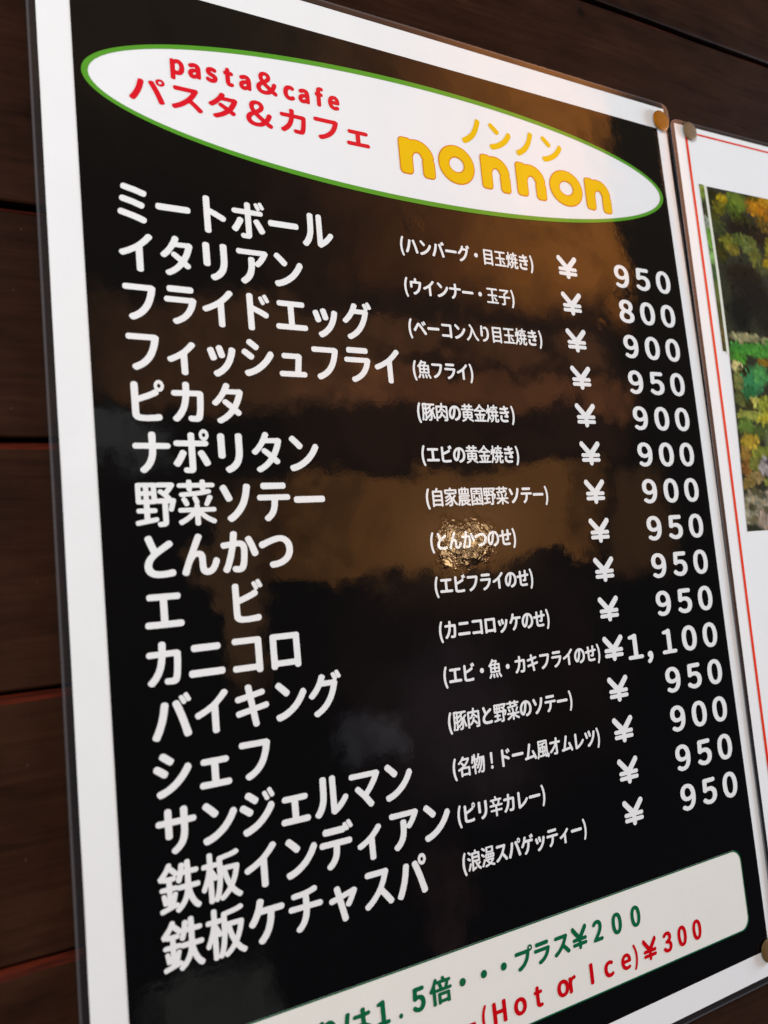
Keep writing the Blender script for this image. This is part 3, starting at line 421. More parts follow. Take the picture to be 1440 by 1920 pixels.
[[-41,-167,27,-1,15,2,14,9,7,12,2,16,1,174,90,1,8,3,5,3,6,11,0,10,-3,8,-6,5,-8,4,-92,1,-1,51,-3,5,-5,5,-13,4,-10,0,-7,-2,-8,-5,-3,-5,-3,-10,1,-43,-94,0,-8,-3,-7,-4,-5,-6,-1,-5,0,-10,3,-8,8,-6,8,-3,96,-1,-1,-164,-1,-5,-23,2,-10,-2,-8,-6,-5,-10,2,-12,6,-9,10,-5],[-130,-114,7,-2,7,-1,8,3,8,5,17,25,24,41,14,28,1,7,-4,10,-14,11,-8,2,-10,0,-8,-3,-6,-5,-29,-53,-25,-35,-3,-8,2,-9,6,-6],[100,-112,12,-2,14,5,11,7,4,5,2,6,0,7,-20,41,-30,50,-11,7,-15,0,-10,-5,-8,-7,-5,-7,0,-8,27,-51,20,-40],[140,137,-1,10,-3,10,-4,9,-7,7,-7,6,-8,3,-9,1,-9,-1,-8,-3,-7,-6,-6,-7,-5,-9,-3,-10,-1,-10,1,-11,3,-10,5,-8,6,-8,7,-5,8,-4,9,-1,9,1,8,4,7,5,7,8,4,8,3,10],[115,137,-1,7,-4,6,-6,3,-6,0,-6,-3,-4,-6,-1,-7,1,-8,4,-6,6,-3,6,0,6,3,4,6]],
[[42,-163,10,0,10,5,11,13,2,10,-3,7,-44,59,42,45,43,58,30,54,1,10,-3,7,-13,13,-12,4,-26,-1,-182,0,-25,1,-13,-4,-5,-4,-3,-6,-1,-15,6,-10,13,-7,193,0,2,-1,-14,-25,-19,-28,-22,-28,-23,-25,-3,-2,-43,42,-10,5,-10,1,-10,-4,-10,-10,-3,-7,1,-8,4,-7,56,-58,58,-77,5,-3]],
[[68,-161,9,0,7,2,8,5,5,6,4,13,1,7,-3,8,-10,8,-38,15,-40,13,-48,13,-48,12,-11,0,-7,-1,-8,-5,-5,-7,-4,-13,-1,-7,4,-8,9,-7,106,-28],[58,-39,9,-1,7,2,8,6,4,6,5,20,-4,9,-8,6,-68,23,-81,20,-8,0,-10,-2,-7,-5,-4,-6,-4,-12,0,-8,5,-9,7,-6,82,-20],[83,62,9,1,8,4,5,5,5,13,2,8,-1,7,-4,6,-8,5,-70,22,-84,19,-8,1,-10,-2,-7,-5,-4,-5,-4,-13,0,-10,4,-8,7,-5,85,-20]],
[[108,-159,14,-2,15,7,8,8,3,12,-15,38,-26,59,-22,43,-9,7,-13,3,-10,-1,-12,-9,-5,-10,1,-8,29,-61,-104,-14,-3,0,-2,1,60,216,-4,10,-8,8,-18,4,-12,-1,-9,-6,-4,-8,-26,-103,-37,-127,-26,-2,-12,-6,-5,-5,-2,-7,1,-16,5,-7,6,-5,7,-3,8,0,203,26,11,-31,5,-5]],
[[-5,-183,12,-2,15,5,9,7,4,10,-35,150,4,2,48,12,4,-1,-16,-26,-18,-23,-3,-10,3,-10,10,-8,13,-4,10,1,7,4,5,5,27,40,26,46,6,12,1,8,-3,8,-8,8,-8,4,-10,2,-106,-26,-3,4,-10,43,-2,5,-4,5,-7,5,-7,1,-8,0,-11,-3,-7,-4,-5,-6,-1,-5,0,-8,12,-48,-44,-9,-7,-3,-8,-8,-2,-13,3,-8,4,-6,13,-7,10,0,38,9,3,-1,33,-144,4,-7]],
[[-111,-148,8,-2,208,0,7,2,9,5,5,8,1,12,-1,8,-7,7,-12,6,-33,0,-1,2,15,129,-2,8,-5,7,-17,10,-10,2,-18,-2,-111,1,-8,-2,-7,-6,-5,-8,0,-15,3,-7,7,-7,13,-3,101,0,-2,-26,-11,-83,-119,0,-7,-1,-11,-7,-3,-5,-2,-8,3,-15,5,-6]],
[[-45,-167,11,1,17,6,41,22,31,24,28,31,14,23,12,22,10,26,12,43,-1,7,-2,6,-13,11,-13,5,-20,-2,-187,1,-11,-3,-8,-7,-4,-8,1,-15,6,-9,11,-5,177,0,2,-1,-8,-26,-11,-23,-15,-22,-13,-16,-18,-15,-18,-12,-21,-11,-22,-8,-8,-7,-4,-10,2,-10,10,-13],[-83,97,178,0,10,5,6,7,2,8,0,15,-2,5,-6,7,-13,5,-175,0,-7,-3,-5,-4,-5,-7,-1,-8,0,-13,3,-7,5,-6]],
[[-29,-167,12,-1,10,3,23,11,22,15,19,18,10,13,11,17,9,21,9,32,4,31,1,35,1,104,-4,13,-5,5,-6,3,-8,1,-20,-1,-10,-6,-5,-7,0,-122,-2,-30,-4,-26,-8,-25,-18,-25,-21,-18,-33,-17,-7,-8,-2,-8,2,-7,12,-16],[-81,-53,16,0,10,4,7,6,3,11,0,164,-2,8,-5,6,-8,4,-8,2,-15,0,-7,-3,-9,-7,-4,-10,0,-167,3,-8,4,-4]],
[[-120,-160,11,0,10,4,22,26,10,15,11,23,13,41,5,25,3,46,3,109,-2,7,-3,5,-6,5,-8,3,-15,1,-7,-2,-8,-4,-7,-10,-2,-107,-3,-45,-4,-21,-7,-22,-11,-23,-12,-21,-15,-17,-5,-10,1,-8,4,-6,13,-11],[14,-155,11,-3,11,3,27,17,24,18,25,23,22,25,17,23,3,10,0,5,-4,8,-8,8,-13,3,-12,-2,-8,-6,-16,-21,-17,-19,-23,-20,-2,-2,-2,1,0,213,-2,7,-4,6,-8,5,-7,2,-13,-1,-10,-4,-6,-5,-3,-10,-1,-261,1,-5,5,-8]],
[[-78,-155,8,-2,8,0,35,14,38,18,39,23,30,22,25,24,30,35,5,7,1,5,-4,13,-9,10,-13,5,-12,-3,-7,-4,-30,-36,-34,-29,-40,-26,-36,-18,0,225,-3,7,-5,6,-7,4,-8,2,-15,-1,-8,-3,-7,-8,-3,-9,1,-31,0,-200,-1,-23,1,-7,3,-5,10,-10]],
[[-112,-154,15,-2,13,3,8,7,5,12,2,0,142,0,3,-9,4,-6,8,-5,8,-2,15,1,7,4,6,5,3,5,1,7,-1,236,-2,10,-4,5,-7,5,-8,2,-208,0,-12,-2,-8,-7,-4,-10,0,-241,4,-11],[-71,-87,-1,80,1,84,144,-1,0,-162]],
[[-101,-158,11,-2,12,3,34,11,25,11,40,24,41,31,24,26,17,20,20,28,16,28,8,15,1,5,-3,10,-7,14,-8,5,-10,2,-10,-2,-7,-4,-6,-7,-20,-36,-21,-30,-25,-28,-35,-29,-25,-16,-21,-11,-30,-12,-28,-7,-10,-6,-4,-8,0,-10,9,-18,5,-4],[-32,27,8,-1,7,1,10,7,10,13,2,5,0,8,-2,5,-31,33,-42,38,-8,4,-7,1,-15,-5,-13,-16,-1,-10,2,-7,42,-41,26,-28]],
[[-6,-47,9,0,12,2,15,8,10,13,4,10,2,10,-1,18,-8,15,-7,8,-10,6,-15,4,-7,1,-13,-3,-15,-8,-10,-13,-4,-10,-2,-10,2,-18,7,-15,7,-8,7,-5]],
[[-127,-24,9,-2,238,1,11,4,8,7,2,8,-1,18,-2,6,-5,6,-13,5,-240,0,-8,-2,-7,-5,-3,-5,-3,-8,1,-20,4,-7]],
[[-130,-174,6,-1,7,1,11,6,27,25,27,30,15,23,17,31,15,35,13,39,27,-64,16,-33,17,-30,22,-29,27,-25,7,-4,5,-1,8,1,7,4,4,5,6,15,0,5,-4,8,-31,30,-16,21,-13,20,-19,38,-40,91,-23,43,-14,20,-17,21,-13,12,-10,5,-7,0,-9,-5,-8,-12,-1,-8,3,-7,24,-26,21,-30,-6,-28,-11,-38,-9,-28,-15,-33,-11,-20,-14,-20,-15,-18,-15,-15,-25,-21,-4,-5,-1,-5,2,-7,12,-13]],
[[-78,-178,17,-2,7,2,7,7,3,11,119,0,2,-1,1,-7,2,-5,5,-5,8,-2,15,1,6,3,5,5,1,8,0,137,-3,10,-6,4,-8,2,-94,0,-3,1,24,19,27,24,22,26,17,23,11,20,9,20,-1,5,-4,5,-10,8,-8,2,-101,0,9,18,-2,10,-10,6,-12,3,-8,0,-9,-6,-20,-31,-22,-25,-23,-20,-28,-20,-6,-8,-1,-8,8,-11,7,-6,10,-1,10,4,26,19,18,16,22,22,97,0,2,-2,-15,-20,-15,-18,-33,-31,-43,39,-10,3,-13,-4,-9,-10,-1,-5,1,-5,4,-5,35,-36,-15,-10,-30,-15,-55,-20,-8,-8,-1,-7,5,-13,5,-5,6,-3,10,0,33,11,1,-104,3,-10],[-44,-123,-1,3,0,58,0,13,1,2,117,0,2,0,2,-2,0,-74]],
[[-132,-179,13,-1,8,1,7,5,3,8,3,2,195,0,3,-2,4,-9,10,-5,16,0,9,6,3,10,0,312,-2,7,-5,6,-11,3,-248,0,-10,-3,-5,-5,-3,-8,0,-314,3,-8],[-98,-128,-3,2,1,16,2,1,10,-6,10,1,28,15,22,15,2,-1,1,-30,3,-5,7,-6,-2,-1],[8,-127,-2,1,6,6,2,5,2,37,60,-38,13,1,11,7,0,-18,-3,-2],[99,-92,-5,5,-22,15,20,17,4,11,-3,7,-9,8,-1,50,-7,7,-10,3,-10,0,-8,-2,-6,-5,-2,-5,0,-5,4,-8,0,-25,-4,-8,0,-5,5,-7,10,-5,-10,-11,-4,0,-20,11,-2,2,4,5,1,8,-3,5,-5,5,-8,2,-20,0,-7,-2,-5,-5,-3,-8,1,-7,-12,-11,-29,-20,-31,-16,-2,1,-1,124,1,3,14,-4,170,0,8,1,7,4],[-75,-42,7,-2,15,1,8,4,5,7,0,5,-4,8,0,25,4,8,0,5,-5,7,-8,4,-13,1,-7,-1,-5,-4,-5,-7,0,-51,3,-5],[99,61,-5,3,-8,2,-65,0,-2,1,0,13,2,1,53,1,9,5,3,5,0,5,-5,7,-7,4,-53,1,-3,11,-4,5,4,2,81,-1],[-98,62,-3,2,0,26,0,35,3,2,78,0,4,-2,-4,-5,-2,-11,-51,-1,-9,-6,-3,-7,3,-8,9,-5,51,-1,1,-14,-1,-1,-66,0]],
[[-66,-179,6,-1,23,0,27,3,16,5,7,6,5,5,3,8,2,17,0,107,114,1,8,2,6,7,2,7,-1,13,-4,6,-8,4,-117,0,0,33,51,38,29,26,19,20,1,5,-2,7,-14,13,-10,2,-200,-1,-10,-3,-6,-5,-1,-8,1,-13,6,-6,7,-3,158,-1,-29,-23,-35,-24,-6,-6,-2,-8,0,-40,-2,-3,-112,0,-10,-2,-7,-8,-1,-15,1,-5,5,-5,7,-4,117,0,1,-1,0,-109,-3,-3,-41,0,-10,-4,-4,-6,-1,-7,5,-14]],
[[-45,-178,26,-1,18,2,14,7,10,7,6,8,9,20,4,23,1,18,-2,33,1,4,12,-27,13,-23,18,-23,19,-18,16,-11,10,-2,11,3,9,13,1,8,-3,7,-28,23,-23,28,-13,25,-11,28,0,3,41,35,3,8,-3,7,-14,13,-8,1,-7,-1,-43,-40,-13,-11,-2,0,-13,24,-14,19,16,16,74,1,8,6,5,11,5,-6,10,-3,12,1,8,4,4,6,2,5,0,56,-1,7,-7,8,-11,2,-101,0,-13,28,-6,5,-9,2,-18,-5,-6,-7,-1,-10,5,-13,-101,0,-8,-3,-7,-7,-1,-7,0,-56,1,-5,4,-6,8,-4,13,-1,7,3,5,4,4,-9,12,-7,48,0,-36,-21,-55,-24,-6,-6,-1,-5,7,-14,10,-6,12,2,43,18,33,18,9,-11,-14,-11,-28,-17,-68,-32,-4,-5,-1,-6,5,-12,5,-4,8,-3,12,2,54,26,45,29,4,-12,-21,-20,-36,-26,-30,-16,-46,-19,-5,-5,-1,-8,6,-12,5,-5,8,-3,10,2,28,12,27,14,31,18,28,20,2,-3,-3,-23,-5,-12,-3,-5,-9,-5,-25,-1,-8,-5,-4,-5,-1,-5,2,-10,3,-5],[100,73,-6,7,-12,4,-167,0,-7,-3,-6,-4,-1,3,0,28,1,2,196,0,2,-2]],
[[-90,-179,9,-1,7,2,5,4,5,8,13,-9,13,-1,7,5,8,13,6,-11,5,-5,9,-3,8,1,28,18,33,32,25,-28,28,-21,7,-3,8,0,7,4,4,5,7,12,0,5,-2,5,-34,26,-25,30,16,31,17,44,11,44,4,23,-1,5,-7,8,-15,4,-106,1,0,40,2,3,64,9,25,5,28,9,8,7,3,8,-3,7,-8,10,-8,3,-7,1,-26,-9,-30,-7,-79,-11,-6,-4,-5,-8,-1,-28,-8,3,-23,0,0,58,-2,5,-3,5,-7,4,-13,1,-8,-2,-6,-5,-2,-8,0,-56,-2,-2,-30,-1,-8,-4,-4,-8,0,-13,2,-5,5,-4,7,-2,26,-1,-11,-48,-9,-26,-9,-25,-16,-33,-2,-8,5,-12,6,-6,8,-3,10,2,7,7,13,31,2,-6,0,-109,6,-9],[-64,-146,0,129,0,1,8,-6,8,-1,7,1,5,4,2,-4,-3,-23,-6,-38,-10,-38],[-16,-142,0,1,8,25,8,38,10,75,13,-42,19,-43,-7,-10,-16,-18,-17,-15],[68,-46,-2,2,-11,27,-7,25,-5,23,50,0,-10,-38],[-33,7,-31,57,0,5,23,1,8,3,1,-2]],
[[-44,-179,9,2,72,31,6,4,4,6,-2,15,-4,6,-8,4,-10,-1,-35,-13,-2,2,0,89,2,3,27,-1,16,-43,17,-33,22,-28,24,-22,23,-14,10,-3,8,2,6,4,9,15,-1,8,-4,5,-32,20,-22,23,43,36,3,7,-4,10,-6,7,-5,2,-8,1,-7,-1,-36,-30,-13,34,51,1,10,3,6,6,1,5,0,140,-1,5,-7,7,-6,3,-48,1,-3,1,-13,33,-5,5,-7,3,-8,0,-10,-3,-8,-7,-1,-8,8,-23,-2,-1,-58,-1,-7,-4,-7,-9,0,-248,-4,-20,-5,-13,1,-5,7,-11,8,-5],[-130,-164,6,-2,8,1,11,6,36,87,8,20,0,5,-5,7,-12,10,-13,0,-5,-3,-4,-4,-21,-53,-23,-51,-1,-5,1,-5],[-95,1,12,1,7,8,5,6,1,5,-4,10,-19,16,-28,18,-10,2,-8,-3,-11,-12,0,-8,2,-5,44,-35],[-12,5,-2,1,0,10,0,18,2,2,96,0,0,-30,-3,-1],[-12,72,-2,2,1,28,97,0,0,-30],[-89,100,11,-2,10,4,9,10,1,6,-2,7,-14,15,-30,25,-7,3,-10,-2,-7,-5,-6,-8,-1,-5,1,-5]],
[[-61,-179,11,1,38,9,53,20,26,-12,37,-13,23,-4,8,0,5,3,4,6,5,10,-1,8,-4,5,-4,3,-36,9,-24,8,0,3,23,20,19,23,10,17,0,6,-2,5,-8,7,-10,4,-162,-1,-11,-3,-10,10,-5,3,-7,0,-8,-3,-6,-7,-23,-51,-24,-48,-1,-8,5,-7,11,-10,10,-2,8,3,8,9,39,86,10,-5,14,-2,21,-26,22,-20,-3,-3,-20,-7,-43,-10,-8,-4,-5,-7,-1,-7,7,-13],[38,-104,-22,19,-8,7,2,2,61,0,3,-1,-19,-18,-14,-10],[-51,-32,8,-2,134,0,36,0,7,2,7,5,3,8,1,53,-2,7,-7,8,-9,2,-167,0,-10,-1,-5,-4,-4,-5,-1,-17,1,-46,2,-5],[-7,-4,-10,0,-3,2,0,23,15,0,0,-23],[-100,-2,14,-2,9,5,8,12,0,8,-2,5,-22,19,-26,18,-10,4,-10,-3,-11,-13,-1,-5,2,-5],[33,-4,0,25,16,0,-1,-25],[89,-4,-2,2,1,23,15,0,1,-23,-2,-2],[-26,59,87,1,51,-1,10,3,5,5,3,7,0,79,-3,7,-8,7,-7,1,-21,-1,-48,0,-50,0,-18,2,-11,-4,-5,-5,-2,-7,0,-79,1,-5,4,-5,5,-4],[0,88,-1,1,-1,13,5,13,-1,5,-4,5,0,13,2,1,84,0,3,-1,0,-13,-3,-5,-1,-5,4,-13,-1,-14],[-82,102,11,-2,11,5,7,10,2,5,-2,9,-18,15,-33,23,-10,3,-10,-3,-10,-12,-1,-5,1,-5,7,-7]],
[[-43,-177,10,1,20,10,17,12,13,15,7,13,7,20,7,46,3,1,14,-1,2,-91,4,-13,5,-6,10,-6,15,-2,41,1,8,3,7,6,5,7,3,10,3,25,-1,7,-7,8,-10,4,-11,-1,-7,-6,-5,-28,-18,-1,-2,4,0,79,45,2,9,6,3,10,-1,7,-8,9,-8,2,-18,0,-2,2,0,33,2,2,18,0,8,2,9,9,1,7,-3,10,-7,6,-8,1,-20,1,0,30,-3,8,-5,4,-10,3,-10,-1,-8,-4,-5,-7,-1,-33,-47,-1,-2,1,0,28,-3,10,-10,6,-15,0,-8,-4,-5,-7,0,-33,-24,0,15,43,-3,13,56,0,2,-33,5,-6,5,-3,12,-2,11,3,6,8,2,33,55,0,8,2,5,5,3,5,0,10,-3,7,-5,4,-11,2,-50,0,-3,3,-1,28,-4,5,-7,4,-16,0,-10,-7,-3,-5,0,-25,-2,-2,-51,-1,-10,-3,-6,-10,0,-10,2,-5,-13,0,-8,-4,-4,-6,-4,-15,-2,8,-1,70,-4,7,-6,4,-12,1,-8,-2,-5,-4,-4,-8,0,-66,-1,-1,-10,4,-7,0,-8,-4,-5,-9,-5,-46,-10,-30,0,-5,5,-8,7,-4,11,-1,7,3,7,10,7,20,1,9,0,-44,-4,-38,-9,-38,-13,-36,-17,-28,-1,-5,1,-7,8,-10,7,-4,11,1,9,5,21,36,15,39,15,-25,8,-6,8,-1,7,2,7,6,6,7,1,5,-3,8,-39,56,3,61,2,2,8,0,5,2,13,-9,23,-1,2,-2,0,-33,-2,-2,-21,0,-7,-4,-7,-9,1,-13,4,-5,7,-3,35,-1,2,-4,-5,-30,-10,-25,-12,-14,-23,-14,-5,-8,-1,-7,4,-8,5,-5],[28,-24,-2,2,0,33,2,2,46,0,2,-2,0,-33,-2,-2]],
[[-88,-179,8,-1,13,1,7,5,3,8,0,127,2,2,31,12,6,8,-1,13,-8,9,-10,2,-18,-5,-1,2,-1,58,2,2,21,2,1,-2,-16,-27,-1,-11,3,-5,10,-9,5,-2,8,0,7,4,6,7,13,23,14,34,3,1,5,0,2,-2,-10,-33,-13,-33,-18,-38,-25,-35,-3,-8,0,-5,4,-6,7,-7,10,-3,8,1,8,6,14,19,12,21,12,22,15,38,18,61,5,2,3,-2,-14,-61,-21,-63,-15,-33,-11,-20,-14,-20,-20,-26,-1,-5,1,-5,10,-10,6,-4,7,0,8,2,5,3,8,9,20,27,20,36,18,43,14,44,13,48,1,8,-7,-110,-5,-43,-4,-23,-3,-7,-4,-5,-23,0,-9,-3,-6,-7,-1,-8,3,-12,10,-7,21,-2,15,2,13,4,7,4,10,12,6,12,6,30,6,48,7,107,1,63,-5,8,-8,3,-106,0,-2,2,10,43,-3,10,-8,5,-15,2,-7,-2,-5,-5,-17,-63,-7,-17,-2,-1,-3,5,-6,5,-6,2,-16,0,-2,3,0,61,-3,7,-7,5,-18,1,-7,-3,-4,-5,-2,-8,0,-61,-5,0,3,22,2,4,0,18,-10,8,-12,3,-11,-3,-4,-3,-2,-5,-8,-61,-11,-51,0,-8,5,-7,9,-5,9,-1,8,3,7,10,9,36,1,2,8,0,2,-2,0,-74,-1,-2,-49,-17,-5,-6,-1,-10,4,-13,4,-3,8,-3,7,0,33,11,0,-111,3,-8]],
[[-142,-164,9,-1,266,0,7,1,8,6,4,7,-1,13,-5,7,-8,4,-118,1,0,109,4,2,86,0,10,6,4,8,0,7,-3,10,-6,5,-5,2,-90,1,0,91,4,2,101,1,8,5,3,7,0,13,-6,9,-5,3,-8,1,-235,0,-8,-2,-7,-6,-3,-5,0,-13,5,-8,8,-4,96,-1,3,-2,0,-91,-84,-1,-5,-2,-6,-5,-3,-10,1,-12,5,-6,5,-2,87,-2,0,-110,-117,-2,-8,-5,-2,-10,1,-13],[91,-115,11,-1,9,3,9,10,2,8,-2,5,-51,59,-12,5,-10,-2,-11,-11,-2,-5,2,-6,48,-60]],
[[-108,-176,16,-2,10,3,6,9,1,12,3,2,142,0,3,-2,1,-15,4,-4,5,-3,7,-2,13,1,5,1,6,5,2,7,0,304,-1,8,-4,5,-11,4,-202,0,-8,-2,-5,-5,-3,-10,0,-304,3,-7],[-74,-114,0,52,141,1,6,-1,0,-51],[-74,-23,0,52,147,0,0,-51],[-74,67,0,51,147,-1,0,-48,-3,-2]],
[[-123,-179,16,0,5,2,5,5,2,8,1,48,5,-8,10,-6,8,0,10,4,13,7,20,16,16,17,12,16,60,-57,8,-2,10,2,13,13,1,11,-4,6,-35,34,-36,30,-1,3,7,25,0,8,-6,8,-10,4,-15,-1,-9,-6,-12,-41,-14,-26,-16,-18,-15,-12,-15,-9,-5,-7,0,101,6,-11,7,-4,7,-2,10,3,21,12,16,14,27,32,66,-53,7,-1,7,2,7,5,6,9,2,-2,0,-139,-2,-3,-30,1,-10,-4,-5,-5,-2,-7,4,-16,5,-5,8,-3,35,2,21,4,11,8,6,13,2,15,0,246,-2,7,-3,5,-12,5,-97,1,3,40,-1,5,-9,8,-15,1,-10,-1,-8,-8,-5,-45,-98,-1,-10,-2,-6,-5,-3,-8,0,-273,5,-10],[-94,5,-1,79,6,2,58,-1,2,-1,-6,-15,-16,-27,-15,-16,-23,-15],[93,14,-30,27,-48,35,-1,3,1,5,2,2,76,0,2,-2,0,-66]],
[[-107,-179,16,-2,8,2,8,7,2,11,3,2,144,0,4,-2,3,-10,8,-7,18,0,5,1,6,6,4,10,-1,273,-1,6,-6,7,-9,3,-94,1,-1,1,9,30,0,8,-6,6,-5,3,-17,3,-8,-2,-7,-7,-11,-42,-63,-1,-10,-3,-5,-4,-3,-9,0,-278,3,-8],[-73,-121,0,43,3,2,144,0,4,-2,-1,-44],[-73,-38,0,44,151,0,-1,-44],[-73,45,0,45,151,-1,-1,-44]],
[[-12,-179,7,-1,13,0,7,4,4,5,2,7,0,59,2,2,20,-19,23,-17,28,-16,25,-12,8,-1,10,2,6,5,6,13,-1,7,-6,7,-30,14,-21,11,-22,15,-19,17,3,2,84,0,9,5,4,5,1,10,-2,8,-7,6,-7,2,-112,0,-2,2,-1,18,-8,7,6,7,2,6,-1,10,-14,33,-5,5,-6,3,70,9,45,10,5,4,4,7,1,5,-3,5,-7,8,-7,4,-8,1,-20,-3,0,13,2,2,59,1,7,2,6,8,1,12,-2,6,-5,5,-10,3,-56,0,-2,2,-1,15,-4,5,-8,4,-15,0,-9,-4,-5,-8,-1,-14,-51,0,-10,0,-2,2,-1,15,-7,7,-8,2,-13,0,-7,-3,-5,-5,-3,-18,-58,-1,-10,-5,-4,-8,-1,-7,2,-7,3,-3,7,-4,61,-2,2,-17,2,-5,4,-4,13,-6,-66,-4,-8,-2,-6,-7,-1,-5,1,-8,6,-9,8,-4,15,0,3,-2,-13,-7,-4,-11,1,-5,23,-44,10,-5,10,1,12,8,5,10,-7,18,-13,23,-7,8,-8,4,4,3,62,4,4,-2,-7,-5,-2,-5,0,-5,13,-38,6,-8,-7,-7,-1,-18,-3,-2,-106,0,-8,-1,-6,-4,-4,-8,0,-10,4,-8,6,-4,8,-1,76,0,3,-2,-21,-18,-20,-15,-21,-11,-29,-15,-7,-7,-1,-5,2,-5,6,-11,6,-5,8,-2,8,1,25,13,25,16,23,17,25,22,1,-64,3,-8],[68,-29,8,-2,8,1,10,8,33,59,-1,7,-7,8,-10,5,-7,1,-11,-3,-5,-4,-29,-63,0,-5,2,-5],[-45,87,-2,0,7,2,7,8,1,18,2,2,61,0,1,-12,6,-10,-43,-6]],
[[4,-178,24,-1,15,3,13,7,8,8,5,8,9,25,3,26,2,28,-2,48,1,-10,16,-51,9,-23,11,-20,9,-6,10,-1,10,6,8,11,1,5,-2,8,-16,30,-13,35,-8,28,-8,41,36,35,3,8,-1,8,-8,10,-4,2,-8,2,-9,-2,-4,-2,-48,-49,-21,46,31,35,53,0,10,3,5,5,3,5,-1,15,-7,7,-7,3,-160,0,-13,-2,-5,6,-10,4,-63,0,-10,-2,-7,-5,-3,-8,-1,-193,-4,-58,-11,-56,1,-7,4,-6,13,-6,10,2,8,6,5,14,5,28,8,73,20,1,2,-3,0,-84,-2,-3,-13,0,-7,-2,-6,-5,-3,-8,4,-12,5,-6,7,-3,28,2,15,7,8,10,4,23,1,1,10,-1,11,5,27,23,31,33,0,-11,-3,-27,-3,-13,-5,-13,-7,-5,-15,-1,-8,-1,-8,-8,-1,-5,2,-10,4,-7],[-38,-97,-1,2,0,15,0,36,1,2,10,-4,10,2,22,18,29,28,4,-16,-12,-20,-16,-20,-17,-18],[-99,-14,0,54,18,0,2,-3,0,-48,-2,-3],[-38,-10,-1,1,0,43,1,2,8,-1,7,2,36,22,2,0,5,-12,0,-2,-5,-8,-25,-26],[-38,72,-1,3,0,13,0,33,1,1,8,-2,50,0,5,-2,-28,-24],[-99,77,0,51,3,2,15,0,2,-2,0,-48,-2,-3]],
[[-12,-179,6,-1,15,1,6,3,4,5,2,7,0,71,1,3,99,0,10,4,6,9,-1,15,-5,6,-8,3,-101,1,-1,48,115,1,12,7,3,10,-2,12,-10,7,-67,1,17,48,0,5,-2,5,1,2,28,1,10,5,5,8,0,7,-2,8,-3,4,-10,5,-89,0,-18,41,-6,5,-9,2,-7,-1,-10,-4,-7,-9,0,-5,11,-28,-2,-1,-91,0,-8,-3,-4,-4,-4,-7,0,-8,1,-5,5,-6,7,-4,31,-1,1,-2,-2,-5,0,-7,10,-28,4,-18,-64,0,-11,-5,-3,-5,-2,-5,2,-13,4,-5,8,-4,114,-1,0,-48,-97,-1,-7,-2,-6,-5,-2,-5,0,-10,1,-5,4,-5,10,-5,97,0,1,-76,3,-8],[-29,34,-2,0,2,5,0,8,-17,46,2,2,86,0,5,-3,-11,-38,-8,-20]],
[[-72,-178,11,0,79,24,7,7,3,7,28,-17,33,-14,35,-8,8,1,7,3,5,5,4,13,-1,5,-5,6,-8,3,-33,8,-20,8,41,22,4,11,-2,7,13,1,10,5,4,7,0,8,-2,5,-5,4,-12,3,-213,0,-2,0,0,3,2,14,8,-6,7,-2,170,1,8,6,4,10,-1,5,-4,4,-10,5,-167,0,-9,-2,-6,-5,-2,3,1,13,211,1,8,3,5,6,1,10,-4,7,-7,5,-8,1,-228,0,-7,-1,-8,-4,-4,-6,-1,-5,-1,-58,-4,-43,-8,-33,-13,-30,-1,-8,5,-8,12,-8,10,-1,9,4,6,10,11,26,6,23,6,27,11,0,1,-40,-4,-15,-6,-8,-2,-7,5,-14],[-33,-132,0,45,19,0,12,-20,12,-15,-2,-2,-38,-9],[48,-106,-14,14,-2,5,52,0,-28,-16],[-112,38,11,-2,207,0,11,1,6,6,3,7,-1,94,-6,7,-8,3,-53,0,-2,13,-3,7,-7,5,-8,1,-10,0,-8,-6,-5,-7,0,-10,-2,-3,-26,0,0,13,-4,7,-8,5,-10,1,-11,-2,-6,-6,-3,-5,-1,-13,-48,0,-7,-2,-8,-5,-2,-8,0,-89,2,-7],[-79,66,-2,2,0,15,5,8,1,5,-1,5,-5,8,0,12,2,3,23,-1,1,-14,-5,-8,-1,-5,1,-5,5,-8,0,-15,-3,-2],[-13,67,0,16,5,8,1,5,-1,5,-5,8,0,15,26,0,2,-3,0,-12,-5,-8,-1,-5,1,-5,5,-8,0,-15,-2,-2],[58,66,-1,2,0,15,5,8,1,5,-1,5,-5,8,0,12,1,3,26,0,1,-15,-5,-8,-1,-5,1,-5,5,-8,0,-15,-4,-2]],
[[19,-178,18,-2,28,3,13,5,11,11,4,21,0,139,12,1,4,-1,-13,-46,0,-5,3,-5,9,-6,10,-2,10,3,7,8,13,43,8,30,0,5,-2,6,-8,6,-10,3,-13,0,-4,11,-20,20,24,28,17,23,9,15,1,5,-1,5,-3,5,-8,7,-10,3,-106,0,-8,-1,-7,-4,-5,3,-11,2,-119,0,-9,-2,-6,-5,-2,-8,0,-137,5,-7,7,-4,45,-2,0,-27,-2,-4,-40,0,-6,-1,-8,-8,-1,-15,5,-8,7,-4,44,-1,1,-43,-2,-3,-56,-10,-6,-5,-2,-5,1,-18,8,-7,10,-1,139,24,10,5,5,7,0,13,-3,5,-7,5,-7,1,-46,-7,-2,1,0,38,40,1,8,1,8,8,1,10,-3,10,-9,6,-45,2,0,30,42,2,11,4,10,-2,30,0,3,-1,0,-139,-31,-2,-9,-6,-3,-8,3,-12,2,-5],[-105,32,-1,2,0,28,19,1,0,-31],[-47,32,-1,30,19,1,1,-31],[12,38,-1,88,11,-2,70,-1,-22,-29,-18,12,-12,3,-11,-4,-9,-12,0,-5,4,-7,26,-19,24,-22],[-105,96,-1,2,0,28,1,1,18,-1,0,-29],[-47,97,-1,29,4,1,15,-1,1,-28,-3,-2]],
